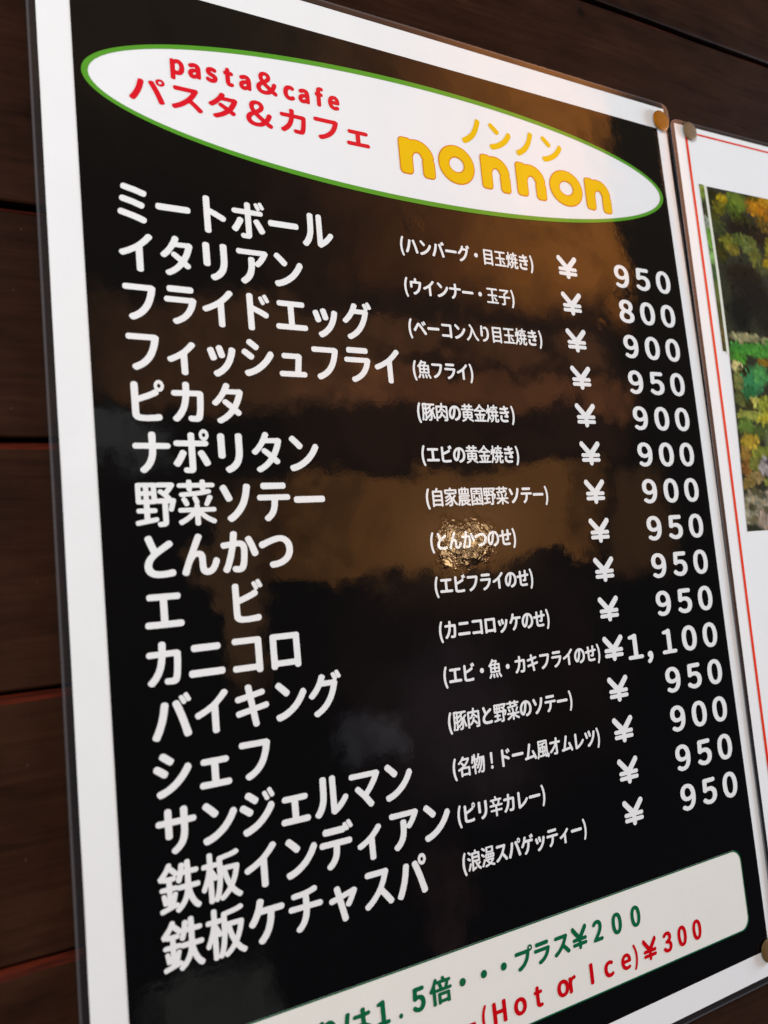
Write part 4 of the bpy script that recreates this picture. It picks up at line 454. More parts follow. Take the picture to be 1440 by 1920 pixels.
[[-136,-168,13,-1,251,0,10,2,7,7,2,8,-1,10,-4,5,-6,4,-8,1,-56,0,-2,0,-1,2,17,28,15,31,0,7,-2,5,-13,8,4,2,26,0,8,3,6,5,2,5,0,10,-2,5,-7,7,-7,2,-94,1,-1,38,3,2,54,0,7,4,8,10,30,-16,13,0,8,5,8,13,2,5,-1,5,-7,7,-23,11,-30,18,-39,30,-29,31,-1,2,3,8,-1,5,-6,7,-8,5,-10,2,-11,-3,-26,-37,-32,-31,-29,-22,-27,-15,-22,-11,-7,-7,-1,-7,8,-14,6,-7,6,-2,10,1,31,16,7,-10,8,-3,51,0,3,-2,-1,-39,-91,0,-10,-4,-5,-6,-2,-4,0,-10,8,-10,6,-3,26,0,4,-2,-11,-8,-2,-5,0,-5,22,-53,7,-10,3,0,-59,0,-10,-2,-7,-8,-1,-10,3,-11],[-42,-132,-7,1,0,1,8,8,2,8,-1,5,-19,44,-5,9,-8,5,3,2,43,0,3,-2,0,-79,-1,-2],[22,-132,0,82,45,1,3,-2,-8,-8,-26,-55,0,-8,5,-8,-1,-2],[-52,67,-1,1,27,23,25,27,3,1,30,-30,25,-21,-5,-2]],
[[-20,-176,7,0,8,2,28,23,20,23,20,34,12,-26,14,-22,15,-19,13,-10,10,-4,11,2,6,5,8,12,0,6,-4,7,-24,23,-14,23,-14,33,-9,35,2,2,45,1,8,2,5,3,4,7,-1,16,-6,6,-7,3,-51,0,-2,3,1,58,1,3,41,0,7,2,9,8,1,13,-4,7,-8,6,-47,2,-1,53,-5,8,-8,4,-13,0,-10,-4,-5,-8,-1,-12,-1,-5,-6,8,-7,5,-13,1,-10,-4,-5,-8,-5,-35,-3,-7,-45,44,2,13,-5,7,-10,6,-13,-1,-8,-7,-15,-28,-17,-22,-30,-33,-4,-5,1,-8,4,-10,6,-8,10,-3,10,2,5,-5,6,-2,19,-2,0,-28,-2,-2,-38,-1,-10,-7,-2,-5,0,-8,3,-7,9,-6,39,-2,1,-35,-2,-6,-5,21,-8,8,-10,1,-7,-2,-5,-4,-3,-8,10,-58,5,-7,8,-2,8,0,7,4,2,-11,-42,-11,-8,-3,-6,-8,3,-16,3,-4,5,-3,13,-1,99,27,2,-1,-9,-7,-4,-5,-1,-8,8,-13],[-8,-123,0,8,-5,7,-7,4,-13,2,4,7,6,23,7,28,-1,8,-3,5,-8,4,-13,0,-5,-3,-5,-6,-2,-11,-1,11,1,18,25,0,8,2,7,-8,5,-2,43,-1,3,-1,-5,-26,-12,-31,-13,-22],[-13,9,-5,5,-7,3,-28,1,-1,29,19,2,8,3,5,8,0,10,-3,8,10,3,2,-1,-1,-2,-10,-31,1,-7,5,-8,8,-5,7,-2,8,0,7,4,3,5,13,40,13,1,1,-3,0,-48,-1,-12,-46,-1],[-96,85,23,32,2,2,33,-34,-10,-1,-46,0],[38,112,-2,1,5,29,1,-9,0,-20]],
[[120,-179,10,0,7,2,5,3,6,7,6,18,2,15,-1,8,3,15,-4,10,-4,3,-8,3,-11,-3,-6,-5,0,-4,-6,87,-1,165,-3,7,-5,5,-11,3,-200,0,-7,-1,-5,-3,-5,-6,-1,-5,0,-137,-5,-66,-5,-28,-6,-25,-18,-43,2,-9,15,-13,7,-1,9,3,8,10,14,33,3,-10,3,-6,12,-5,131,11,6,-16,7,-7,8,-3,7,1,10,5,5,8,6,-11,5,-8,7,-5],[-93,-122,-2,3,9,38,6,44,3,-21,8,-7,9,-3,35,0,2,-3,0,-38,-1,-2,-59,-4,-5,-2],[84,-118,-19,37,-4,6,-7,7,12,3,5,5,2,5,1,86,-2,7,-6,6,-7,3,-38,0,-4,2,0,25,47,11,4,4,4,8,0,5,-2,5,-9,8,-12,2,-49,-10,-68,-9,-7,-2,-3,1,0,2,0,20,2,3,150,0,2,-3,2,-134,2,-50,5,-49],[18,-108,-1,2,0,35,1,3,35,0,-14,0,-9,-8,-3,-5,0,-5,10,-20],[-40,-33,0,46,15,1,2,-3,0,-44,-4,-1,-10,0],[18,-34,-1,1,0,46,17,1,1,-3,0,-44,-4,-1],[-75,40,-3,3,0,13,0,10,3,2,10,-3,41,4,1,-18,-2,-4,-38,0,-7,-2]],
[[-134,-177,9,-2,10,4,8,8,13,18,15,27,7,18,-1,8,-6,6,-13,5,-7,0,-8,-3,-5,-5,-15,-31,-23,-33,0,-5,3,-5],[125,-177,11,1,13,8,4,8,-1,8,-18,32,-23,32,-10,6,-13,-1,-13,-9,-2,-7,1,-5,26,-40,13,-26,5,-5],[-34,-175,11,1,7,4,5,5,2,8,-7,56,-7,8,-11,2,-15,-3,-5,-5,-3,-7,6,-59,7,-7],[35,-172,10,-2,13,4,6,5,3,8,-6,23,-13,35,-6,7,-10,3,-10,-2,-6,-3,-5,-5,-2,-7,16,-56,5,-7],[-106,-76,9,-2,198,0,10,2,6,5,3,8,-1,144,-5,8,-8,4,-65,1,20,38,-1,10,-11,10,-12,4,-60,0,0,9,-7,10,-14,5,-12,-1,-8,-5,-20,-35,-22,-30,-18,-20,-21,-21,-3,-7,0,-5,8,-13,10,-6,14,1,1,-101,2,-8],[-72,-43,-1,2,0,28,1,4,50,-1,1,-31,-2,-2],[22,-43,-1,2,0,28,1,4,55,-1,0,-31,-2,-2],[-72,25,-1,3,0,18,0,10,1,2,49,0,2,-2,-1,-31],[22,25,-1,3,0,18,0,10,1,2,53,0,2,-2,-1,-31],[-64,93,18,27,2,1,48,0,4,-2,-16,-25]],
[[-123,-180,11,2,28,11,25,12,29,16,5,7,1,8,-2,5,-10,8,2,1,66,0,2,-1,-5,-6,-3,-7,2,-8,7,-6,81,-39,13,0,11,10,3,5,0,5,-7,10,-76,36,3,1,40,0,8,3,6,6,2,15,-1,106,-7,8,-8,2,-78,0,-3,1,-1,2,1,13,3,2,109,0,7,1,6,4,4,8,0,10,-3,8,-7,4,-7,1,-59,1,-2,1,0,23,2,1,41,0,7,3,4,4,3,5,0,12,-2,5,-5,5,-10,3,-39,0,-2,23,-7,7,-10,3,-13,-1,-9,-7,-3,-5,0,-20,-59,0,0,20,-3,5,-9,7,-10,1,-10,-1,-8,-7,-3,-7,0,-18,-40,0,-8,-3,-5,-4,-2,-6,0,-12,3,-5,4,-4,8,-3,38,0,2,-1,0,-23,-2,-1,-58,-1,-11,-2,-5,-5,-2,-6,0,-10,4,-8,6,-4,8,-1,106,0,4,-2,0,-13,-1,-2,-76,-1,-11,-4,-5,-6,-1,-106,1,-15,5,-6,8,-3,41,0,2,-1,-30,-18,-43,-18,-7,-5,-3,-8,2,-7,8,-9],[-74,-77,0,22,52,-1,0,-20,-1,-2,-49,0],[22,-78,0,23,54,-1,-1,-22],[-74,-23,0,20,2,2,49,0,1,-2,0,-20,-1,-1],[22,-23,0,21,51,1,3,-2,-1,-21],[-29,85,0,24,56,1,3,-1,0,-23,-3,-1]],
[[10,-224,10,-2,10,3,8,7,5,10,-1,5,-16,41,-8,27,-7,38,-4,38,-1,59,6,48,11,48,20,53,-2,8,-3,5,-11,7,-7,2,-10,-2,-9,-7,-13,-28,-10,-28,-10,-35,-5,-26,-6,-58,1,-58,10,-56,7,-28,13,-35,13,-28]],
[[-31,-224,14,-1,10,6,16,33,13,36,9,38,5,30,4,41,-1,35,-3,36,-5,30,-8,33,-14,40,-14,31,-7,7,-10,2,-8,-1,-7,-4,-7,-7,-3,-7,1,-8,16,-40,11,-38,6,-38,4,-43,-2,-54,-6,-43,-12,-48,-18,-45,3,-11,7,-7]],
[[-11,-151,11,-3,13,3,7,5,8,10,3,13,-2,15,-9,12,-7,4,-13,3,-10,-2,-9,-4,-8,-11,-4,-15,3,-15,8,-10],[-3,-60,8,1,10,4,5,5,2,8,6,172,-2,8,-5,5,-13,5,-18,-1,-8,-2,-8,-7,-2,-8,6,-172,2,-6,5,-7,5,-3]]],
[
[[-2,-137,27,2,22,7,19,10,17,16,15,23,9,24,5,24,2,28,-2,29,-6,27,-9,22,-12,18,-16,16,-20,11,-24,8,-26,2,-26,-3,-22,-7,-19,-11,-17,-16,-11,-16,-10,-24,-5,-24,-2,-32,1,-28,5,-25,9,-23,15,-23,17,-16,19,-10,22,-7],[-6,-94,-9,3,-10,7,-8,9,-7,15,-7,29,-2,28,0,17,5,29,4,12,7,14,8,9,9,6,10,3,7,0,10,-1,10,-5,10,-9,6,-10,7,-19,3,-14,2,-27,0,-19,-5,-31,-6,-17,-6,-12,-7,-7,-9,-7,-10,-3]],
[[-87,-131,174,0,15,4,4,4,5,7,0,7,-2,7,-6,5,-6,3,-10,2,-48,0,-3,2,0,197,-2,7,-9,7,-15,4,-19,-2,-24,-8,-38,-8,-7,-3,-6,-7,-2,-7,2,-5,3,-4,7,-5,15,-2,33,-1,1,-2,0,-161,-3,-2,-53,0,-16,-5,-5,-5,-3,-5,1,-12,6,-7]],
[[0,-137,20,1,19,3,24,8,15,7,15,12,9,12,7,17,2,14,-4,20,-7,14,-15,15,-17,11,22,24,8,17,2,7,2,15,-3,14,-5,12,-6,10,-8,8,-22,14,-26,9,-34,3,-31,-3,-26,-10,-17,-11,-16,-17,-7,-20,-1,-12,1,-12,4,-12,6,-9,8,-10,13,-9,-22,-18,-11,-14,-8,-19,-2,-17,2,-16,5,-12,12,-15,11,-9,19,-11,17,-5,17,-4],[-6,-96,-14,2,-15,7,-9,10,-4,10,0,16,3,10,10,12,14,11,29,-8,19,-9,12,-8,7,-12,1,-8,-2,-9,-3,-7,-7,-8,-10,-6,-10,-3],[13,18,-19,7,-17,8,-7,5,-6,10,-2,9,1,10,6,10,13,9,16,4,20,-3,12,-8,7,-10,4,-14,-3,-17,-6,-9,-10,-10,-4,-2]],
[[-36,-135,31,0,19,3,23,7,18,10,16,14,14,17,11,21,7,24,4,32,0,28,-4,27,-7,22,-12,19,-17,16,-17,11,-22,8,-26,4,-24,0,-17,-3,-21,-7,-15,-9,-15,-13,-8,-12,-8,-19,-3,-24,1,-15,3,-12,5,-12,6,-9,19,-17,12,-7,15,-5,21,-4,15,-1,21,1,15,4,20,7,-4,-17,-10,-21,-11,-14,-15,-9,-14,-5,-17,1,-14,4,-17,10,-14,2,-15,-4,-11,-9,-2,-5,1,-7,2,-5,5,-5,24,-13,15,-5],[-17,-1,-10,3,-7,5,-10,12,-4,12,0,22,7,19,12,11,14,5,19,-1,15,-6,11,-12,11,-19,5,-21,-10,-13,-3,-7,-2,-2,-29,-8]],
[[-34,-135,27,-2,17,1,22,4,14,5,19,9,14,10,14,17,7,12,4,12,3,19,-1,14,-2,12,-4,12,-6,10,-16,17,-22,13,-27,8,-28,2,-34,-3,-2,1,4,44,104,0,9,2,11,7,3,5,1,5,-2,12,-3,5,-7,5,-15,3,-137,0,-12,-4,-7,-5,-4,-4,-8,-106,1,-5,3,-5,14,-9,13,-3,12,2,20,8,9,3,19,1,17,-2,11,-4,12,-10,5,-10,3,-9,0,-19,-6,-17,-12,-12,-15,-8,-17,-2,-22,3,-16,6,-22,14,-12,3,-10,-1,-7,-3,-11,-10,-3,-7,0,-7,5,-6,10,-9,27,-14,15,-5]],
[[-20,-194,9,0,7,2,22,15,16,19,8,17,4,24,-4,19,-8,14,-9,8,-8,3,-14,2,-14,-4,-13,-9,-6,-9,-2,-12,4,-15,10,-9,10,-5,-1,-5,-5,-7,-19,-14,-5,-10,0,-7,5,-9,5,-4]],
[[-6,-126,12,0,12,7,8,13,0,16,2,2,80,0,10,4,6,6,2,10,-2,9,-6,7,-7,3,-80,1,-5,2,2,8,83,1,8,4,5,6,2,7,-2,10,-4,6,-6,4,-6,2,-52,0,78,83,3,10,-2,13,-6,10,-8,6,-16,3,-15,-6,-91,-91,-93,93,-9,3,-13,0,-10,-5,-8,-10,-3,-16,5,-13,77,-80,-51,0,-10,-3,-6,-6,-4,-7,1,-9,3,-7,6,-5,10,-3,80,-1,0,-7,-4,-2,-83,-1,-6,-4,-6,-9,-1,-9,2,-7,6,-6,8,-4,80,0,4,-2,0,-13,3,-10,6,-7]]],
[
[[-48,-58,11,-1,7,1,5,3,5,5,2,7,0,33,10,-3,10,0,12,2,9,2,11,7,8,7,8,11,5,10,4,15,1,17,0,11,-3,17,-6,14,-8,11,-8,7,-12,7,-10,2,-14,0,-14,-3,-10,-5,-4,3,-4,2,-11,1,-9,-3,-3,-4,-3,-4,-1,-7,0,-150,0,-4,3,-5,4,-4],[-5,24,-6,2,-7,4,0,51,10,7,4,2,7,0,4,-2,3,-2,5,-8,2,-11,0,-16,-3,-12,-5,-9,-6,-5,-3,0]],
[[-21,-13,10,-1,10,1,9,3,12,5,4,-3,4,-2,11,-1,6,2,4,2,4,4,2,4,1,5,0,65,-2,16,-2,7,-3,10,-9,11,-8,6,-10,4,-8,2,-10,1,-10,-1,-11,-2,-11,-4,-13,-7,-4,-3,-3,-6,-1,-7,3,-7,4,-6,7,-4,4,0,6,0,17,7,9,2,5,-1,2,-1,3,-5,-1,-2,-25,-6,-19,-8,-7,-5,-6,-6,-3,-6,-3,-7,-2,-12,0,-10,3,-8,3,-7,6,-7,7,-6,7,-3],[-10,24,-2,3,-1,4,1,4,2,3,9,5,12,3,1,-1,0,-11,0,-2,-2,-3,-11,-5,-5,0]],
[[-13,-13,13,-1,10,1,9,2,11,4,8,6,8,8,4,8,3,9,0,8,-1,9,-3,9,-6,8,-11,9,-31,14,-4,3,-1,1,1,4,3,1,4,1,7,-2,13,-6,5,0,4,1,8,4,6,10,1,4,0,4,-2,5,-3,4,-11,7,-10,3,-8,2,-10,1,-11,-1,-10,-2,-8,-4,-8,-5,-6,-7,-4,-7,-3,-8,-1,-10,1,-10,4,-8,5,-7,9,-8,12,-6,20,-9,4,-2,2,-3,0,-3,-2,-3,-3,-1,-5,0,-9,1,-15,9,-4,1,-6,0,-8,-4,-7,-9,-2,-4,0,-5,3,-7,3,-4,10,-7,7,-3]],
[[5,-13,15,0,13,3,6,4,5,7,1,5,-1,4,-1,5,-3,4,-4,3,-6,2,-14,0,-2,3,-1,8,0,52,0,1,2,0,14,0,7,4,5,6,2,4,0,6,-1,4,-2,4,-6,6,-8,2,-13,1,0,16,-3,7,-4,4,-4,3,-6,2,-5,0,-9,-3,-6,-6,-3,-7,-1,-16,-9,-3,-5,-4,-3,-6,-1,-7,2,-7,2,-4,5,-4,7,-2,0,-1,1,-56,1,-13,3,-8,5,-9,7,-6,8,-5]],
[[-4,-13,16,0,7,0,11,3,7,3,11,7,4,6,2,5,0,6,-2,4,-4,6,-5,4,-6,2,-5,0,-6,-2,-11,-6,-6,-1,-4,1,-6,2,-3,4,-5,7,-2,5,-1,13,0,8,3,12,6,8,6,4,6,2,6,-1,11,-6,6,0,4,0,4,2,4,3,6,9,2,4,-1,5,-1,5,-3,3,-11,8,-16,5,-12,1,-13,-1,-14,-5,-9,-6,-10,-8,-8,-11,-6,-13,-3,-11,-1,-17,1,-17,4,-11,5,-13,9,-11,8,-7,13,-6]],
[[-16,-10,10,-1,7,2,6,3,4,6,2,6,0,81,0,1,10,1,6,2,4,5,3,6,0,9,-2,4,-3,4,-7,4,-11,2,0,1,0,13,2,4,2,1,10,-1,7,3,6,5,3,7,0,7,-3,6,-5,5,-8,3,-12,1,-13,-1,-10,-4,-10,-7,-6,-8,-3,-10,-2,-9,-1,-16,-9,-6,-4,-4,-1,-4,-1,-7,3,-7,5,-6,7,-3,1,-85,1,-4,3,-4,5,-3]],
[[-4,-13,9,0,11,0,11,3,10,3,8,4,4,4,3,6,0,7,-1,4,-4,6,-3,3,-6,2,-9,0,-16,-5,-8,0,-6,1,-5,4,-4,3,-4,9,1,1,58,0,5,2,4,4,3,4,2,5,0,14,-2,10,-3,13,-5,10,-8,9,-8,7,-11,5,-12,2,-14,0,-9,-2,-12,-5,-10,-7,-9,-9,-7,-12,-4,-9,-3,-16,-1,-18,2,-11,5,-14,5,-10,8,-10,10,-8,11,-5],[-13,77,1,4,4,5,5,4,5,1,6,-1,4,-2,3,-4,2,-6,-1,-1]],
[[-26,-12,15,1,21,4,15,7,15,9,26,-16,7,-2,6,1,6,2,4,4,6,9,1,5,0,6,-4,6,-24,16,13,22,10,27,0,9,-6,8,-6,3,-9,1,-8,-1,-6,-3,-4,-6,-8,-22,-8,-13,-36,31,0,2,22,17,9,11,4,8,3,9,1,9,-1,10,-5,15,-6,7,-6,5,-13,7,-9,3,-11,1,-17,-1,-15,-5,-15,-11,-7,-10,-6,-15,-1,-13,3,-19,10,-20,0,-2,-18,-13,-12,-13,-6,-11,-2,-8,-2,-9,1,-11,3,-12,8,-13,7,-7,13,-9,13,-5,11,-3],[-31,25,-13,4,-6,4,-4,6,-2,9,1,7,3,6,6,7,9,7,46,-40,-8,-5,-13,-5,-10,0],[-24,125,-4,7,-4,9,0,6,1,7,3,6,6,4,8,2,5,-1,5,-3,2,-4,1,-6,-1,-5,-3,-6,-4,-5]],
[[-120,-108,7,-1,6,1,9,7,24,33,23,42,14,34,16,55,-2,8,-4,6,-4,3,-6,2,-15,2,-9,-2,-7,-7,-2,-4,-12,-46,-14,-34,-21,-38,-26,-35,-1,-9,5,-8,7,-5],[99,-106,7,-1,8,0,13,4,6,4,4,5,2,5,0,4,-4,11,-18,42,-18,40,-19,36,-21,34,-6,6,-6,2,-10,0,-11,-3,-7,-4,-4,-6,-1,-4,0,-6,20,-34,22,-42,20,-46,14,-38,3,-4],[148,83,-1,7,-2,6,-5,6,-6,5,-7,4,-8,2,-9,1,-8,-1,-8,-2,-7,-4,-6,-5,-5,-6,-3,-6,0,-7,0,-7,3,-7,5,-6,6,-5,7,-3,8,-3,8,-1,9,1,8,3,7,3,6,5,5,6,2,7],[125,83,-2,5,-4,4,-5,2,-7,0,-5,-2,-4,-4,-2,-5,2,-5,4,-5,5,-2,7,0,5,2,4,5]],
[[-110,-111,8,0,8,2,43,20,33,21,36,27,37,-30,39,-37,8,-2,9,0,6,2,10,8,4,4,2,6,-2,7,-3,4,-36,33,-43,34,0,2,27,36,24,40,2,9,-4,8,-12,8,-9,2,-23,-1,-141,1,-9,-1,-8,-5,-4,-8,0,-13,6,-8,8,-4,135,-1,-11,-19,-19,-23,-14,-14,-20,-17,-20,-15,-23,-15,-25,-13,-28,-12,-6,-4,-4,-9,2,-9,9,-10]],
[[-77,-117,8,0,9,3,44,18,29,17,32,23,21,-14,9,-3,12,2,10,8,3,5,3,6,-2,8,-5,6,-20,13,20,28,18,33,10,26,0,8,-5,6,-13,8,-8,2,-21,-2,-68,1,6,10,1,5,-1,6,-6,7,-8,4,-13,2,-8,-1,-6,-4,-17,-28,-24,-27,-27,-24,-34,-24,-4,-6,0,-7,3,-6,6,-4,6,-4,8,-2,7,0,6,3,21,13,19,15,38,36,84,0,3,-2,-15,-27,-15,-22,-2,-1,-55,29,-6,1,-7,-1,-6,-3,-6,-5,-4,-5,-1,-6,2,-6,3,-5,50,-29,-21,-15,-23,-13,-21,-10,-30,-11,-8,-5,-4,-9,2,-9,12,-10]],
[[-108,-111,13,-1,11,5,27,20,21,21,16,23,8,16,11,28,6,27,3,2,66,-1,1,-1,-1,-27,-6,-42,-3,-17,-5,-11,-3,-3,-7,-1,-35,2,-11,-3,-4,-3,-4,-6,-1,-9,3,-8,6,-6,9,-3,44,-2,17,2,8,2,9,5,8,10,5,9,8,29,4,29,3,41,2,31,-2,9,-8,6,-16,5,-85,0,1,31,-1,5,-6,7,-6,4,-7,1,-14,-2,-7,-3,-4,-5,-2,-7,1,-15,-1,-16,-74,0,-10,-4,-6,-7,-2,-11,4,-8,8,-6,8,-2,66,1,2,-2,-5,-19,-7,-17,-8,-17,-9,-12,-20,-20,-17,-14,-14,-8,-5,-7,-1,-6,2,-6,5,-7]],
[[-62,-112,8,0,19,6,23,9,21,10,34,22,27,25,21,27,18,38,13,44,0,7,-5,6,-15,9,-9,2,-31,-1,-164,1,-9,-2,-7,-5,-4,-8,0,-13,7,-8,8,-4,175,0,-7,-21,-12,-26,-12,-17,-17,-17,-21,-16,-17,-10,-23,-10,-32,-9,-9,-7,-4,-9,2,-8,11,-11]],
[[-108,-108,9,-1,200,0,6,1,6,2,4,5,3,4,0,10,-3,9,-8,6,-10,2,-74,-1,-2,1,0,76,63,0,6,1,9,5,5,7,1,10,-3,6,-8,7,-10,2,-168,0,-9,-1,-6,-3,-6,-9,-1,-10,5,-9,6,-4,11,-2,57,0,1,-76,-2,-1,-73,1,-9,-2,-4,-2,-6,-6,-2,-11,1,-6,3,-4]],
[[-50,-119,20,-2,31,3,26,9,24,14,34,-20,14,-2,11,5,10,14,0,7,-5,8,-32,19,21,33,10,24,0,10,-6,7,-9,5,-9,0,-10,-1,-6,-4,-5,-7,-11,-26,-9,-15,-3,-1,-52,42,24,16,16,15,9,17,4,17,-2,12,-3,7,-10,14,-13,10,-21,7,-19,1,-24,-3,-21,-10,-14,-14,-8,-17,-2,-17,4,-21,14,-27,-21,-12,-13,-12,-11,-14,-6,-15,-1,-12,2,-16,6,-12,7,-10,14,-11,12,-7,14,-5],[-30,-84,-20,3,-9,4,-12,9,-4,9,-1,7,4,12,10,11,15,10,2,0,27,-23,34,-27,-10,-7,-12,-5,-10,-2],[-33,31,-8,13,-3,9,-1,8,1,9,8,10,8,3,10,2,9,-2,5,-3,5,-7,2,-8,-2,-7,-10,-12,-17,-11]],
[[-105,-150,8,-1,9,1,28,15,22,13,42,33,21,22,17,21,14,21,18,32,17,38,15,40,7,21,1,7,-2,9,-9,10,-8,4,-16,4,-10,-2,-8,-6,-6,-10,-11,-38,-14,-37,-17,-32,-19,-29,-21,-23,-28,-24,-23,-16,-40,-21,-7,-6,-5,-11,2,-11,13,-17]],
[[-99,-153,19,4,30,9,45,18,44,26,40,30,22,21,24,28,15,21,15,26,2,7,0,7,-3,7,-8,14,-7,5,-8,3,-10,-1,-7,-4,-7,-7,-21,-33,-23,-28,-27,-26,-37,-27,-28,-15,-21,-10,-33,-11,-33,-8,-7,-4,-4,-5,-3,-7,-1,-7,2,-7,13,-20,7,-4],[-36,21,10,-2,8,2,6,3,10,11,5,7,2,7,0,7,-3,7,-35,33,-45,35,-7,3,-7,1,-14,-5,-11,-11,-4,-7,-1,-11,4,-10,73,-64]]],
[
[[-85,-98,13,2,6,6,2,6,1,10,6,20,-1,5,-2,3,-4,4,-7,3,-2,20,4,40,5,27,6,26,0,5,-2,6,-5,4,-5,3,-9,1,-7,-1,-6,-3,-3,-3,-2,-5,-10,-53,-4,-42,1,-37,2,-16,5,-19,1,-4,6,-5,4,-2],[6,-97,17,0,12,0,13,3,7,3,12,8,5,7,4,10,1,1,18,-12,9,-2,7,1,5,1,4,3,5,7,0,9,-5,7,-20,13,-24,12,-2,24,0,24,30,3,7,2,4,3,3,5,1,7,-1,6,-5,6,-9,3,-30,-3,0,27,-4,7,-8,4,-9,1,-7,-1,-6,-2,-5,-5,-2,-6,0,-26,-15,-1,-39,1,-9,-4,-6,-7,0,-7,1,-5,5,-5,5,-3,20,-1,37,-1,1,0,2,-38,-26,0,-11,-2,-14,-4,-10,-6,-7,-6,-6,-8,-3,-7,-1,-7,1,-9,3,-7,6,-7,6,-5,9,-5,13,-4],[9,-65,-7,2,-5,3,-1,6,4,3,4,2,12,2,10,0,11,-2,-1,-7,-4,-7,-6,-2,-7,-1]],
[[-49,-93,7,0,9,2,16,7,19,10,13,9,10,9,18,20,9,13,7,13,7,17,4,15,7,27,-1,8,-5,5,-10,6,-9,2,-17,-1,-108,1,-8,-3,-6,-5,-3,-5,1,-10,3,-6,9,-5,108,0,1,-1,-4,-15,-8,-20,-8,-13,-11,-13,-11,-11,-13,-9,-18,-9,-18,-7,-6,-5,-2,-6,2,-7,7,-9],[108,74,0,6,-2,6,-4,5,-4,4,-5,3,-6,2,-6,1,-6,-1,-6,-2,-5,-3,-4,-4,-3,-5,-2,-6,-1,-6,1,-6,2,-6,3,-5,4,-4,5,-4,6,-2,6,0,6,0,6,2,5,4,4,4,4,5,2,6],[91,74,-1,4,-3,4,-4,1,-4,0,-4,-1,-3,-4,-1,-4,1,-4,3,-4,4,-2,4,0,4,2,3,4]],
[[-29,-99,6,1,15,4,26,12,20,14,19,17,15,20,8,15,6,16,6,19,-1,6,-5,5,-9,6,-8,1,-13,-1,-112,0,-16,1,-9,-2,-5,-5,-3,-5,0,-11,2,-4,3,-2,7,-4,120,0,2,-1,-5,-10,-7,-13,-9,-12,-11,-9,-20,-14,-17,-7,-16,-5,-7,-6,-2,-7,2,-7,8,-9,5,-2],[-56,52,120,0,8,3,5,5,2,7,0,9,-2,4,-4,5,-4,2,-6,2,-121,-1,-6,-2,-5,-5,-2,-5,-1,-8,1,-6,3,-4,6,-4]],
[[-79,-93,6,-1,8,1,20,10,13,9,18,13,26,23,1,0,14,-14,31,-35,5,-4,8,-2,8,0,6,3,8,7,2,3,1,5,-1,4,-2,3,-25,28,-31,30,0,1,19,31,17,33,1,5,0,4,-2,4,-2,3,-9,6,-7,2,-18,-1,-97,0,-9,-1,-5,-4,-4,-8,0,-10,4,-5,7,-5,7,-1,82,0,3,0,-8,-16,-12,-19,-11,-13,-13,-14,-13,-12,-16,-12,-18,-11,-20,-11,-4,-4,-2,-6,1,-7,8,-9]],
[[-33,-99,7,-2,6,1,17,4,15,5,21,11,16,13,13,17,4,7,5,13,3,19,0,25,-2,17,-2,9,-5,12,-9,14,-11,10,-9,5,-10,4,-10,1,-10,-1,-10,-2,-8,-3,-16,-10,2,14,-1,4,-2,3,-7,5,-6,1,-8,0,-5,-1,-6,-4,-4,-4,-1,-6,-6,-45,-2,-29,0,-17,2,-19,4,-8,7,-4,6,-1,5,0,6,1,5,3,5,6,1,4,0,12,1,14,7,22,-2,7,-7,6,2,15,1,3,3,-4,4,-2,9,-2,8,2,14,8,6,0,6,-2,6,-6,4,-7,3,-11,2,-15,0,-18,-2,-14,-4,-12,-9,-14,-8,-6,-10,-7,-16,-7,-20,-5,-6,-3,-2,-3,-2,-6,1,-6,5,-7]],
[[-87,-17,6,-1,28,1,135,-1,9,3,6,5,1,5,0,11,-1,5,-3,4,-6,3,-6,2,-164,0,-6,-2,-5,-3,-4,-4,-2,-6,1,-10,1,-4,5,-5]],
[[-73,-106,10,-1,5,2,6,3,3,6,0,95,4,-4,6,-2,15,0,119,0,6,1,6,5,2,4,0,6,-1,4,-4,5,-8,3,-23,0,-2,1,11,26,1,6,12,2,4,3,3,3,0,11,-3,5,-4,3,-6,1,-41,1,-1,1,-6,18,-4,4,-6,2,-4,0,-8,-1,-7,-5,-2,-3,-1,-5,3,-11,-42,-1,-1,1,2,7,0,4,-2,5,-3,2,-11,4,-4,0,-6,-1,-5,-4,-12,-27,-9,-16,-12,-19,-16,-21,-2,-4,2,-6,4,-6,4,-3,7,-3,4,0,6,2,1,-1,0,-91,1,-4,2,-3],[-21,-106,8,0,6,1,5,2,4,6,54,0,3,-4,4,-3,7,-2,9,1,6,2,4,4,1,4,0,70,-2,6,-6,4,-6,2,-93,0,-6,-1,-4,-3,-4,-3,-1,-5,0,-70,1,-4,2,-3,3,-2],[2,-69,0,27,1,1,51,0,2,-1,0,-26,-2,-1,-51,0],[-49,15,0,30,7,15,2,1,6,-5,8,-1,2,-1,0,-6,9,-26,-2,-1,-23,-1,-5,-1],[18,21,0,8,-10,25,1,1,39,0,1,-1,-3,-8,-11,-25,-16,0]],
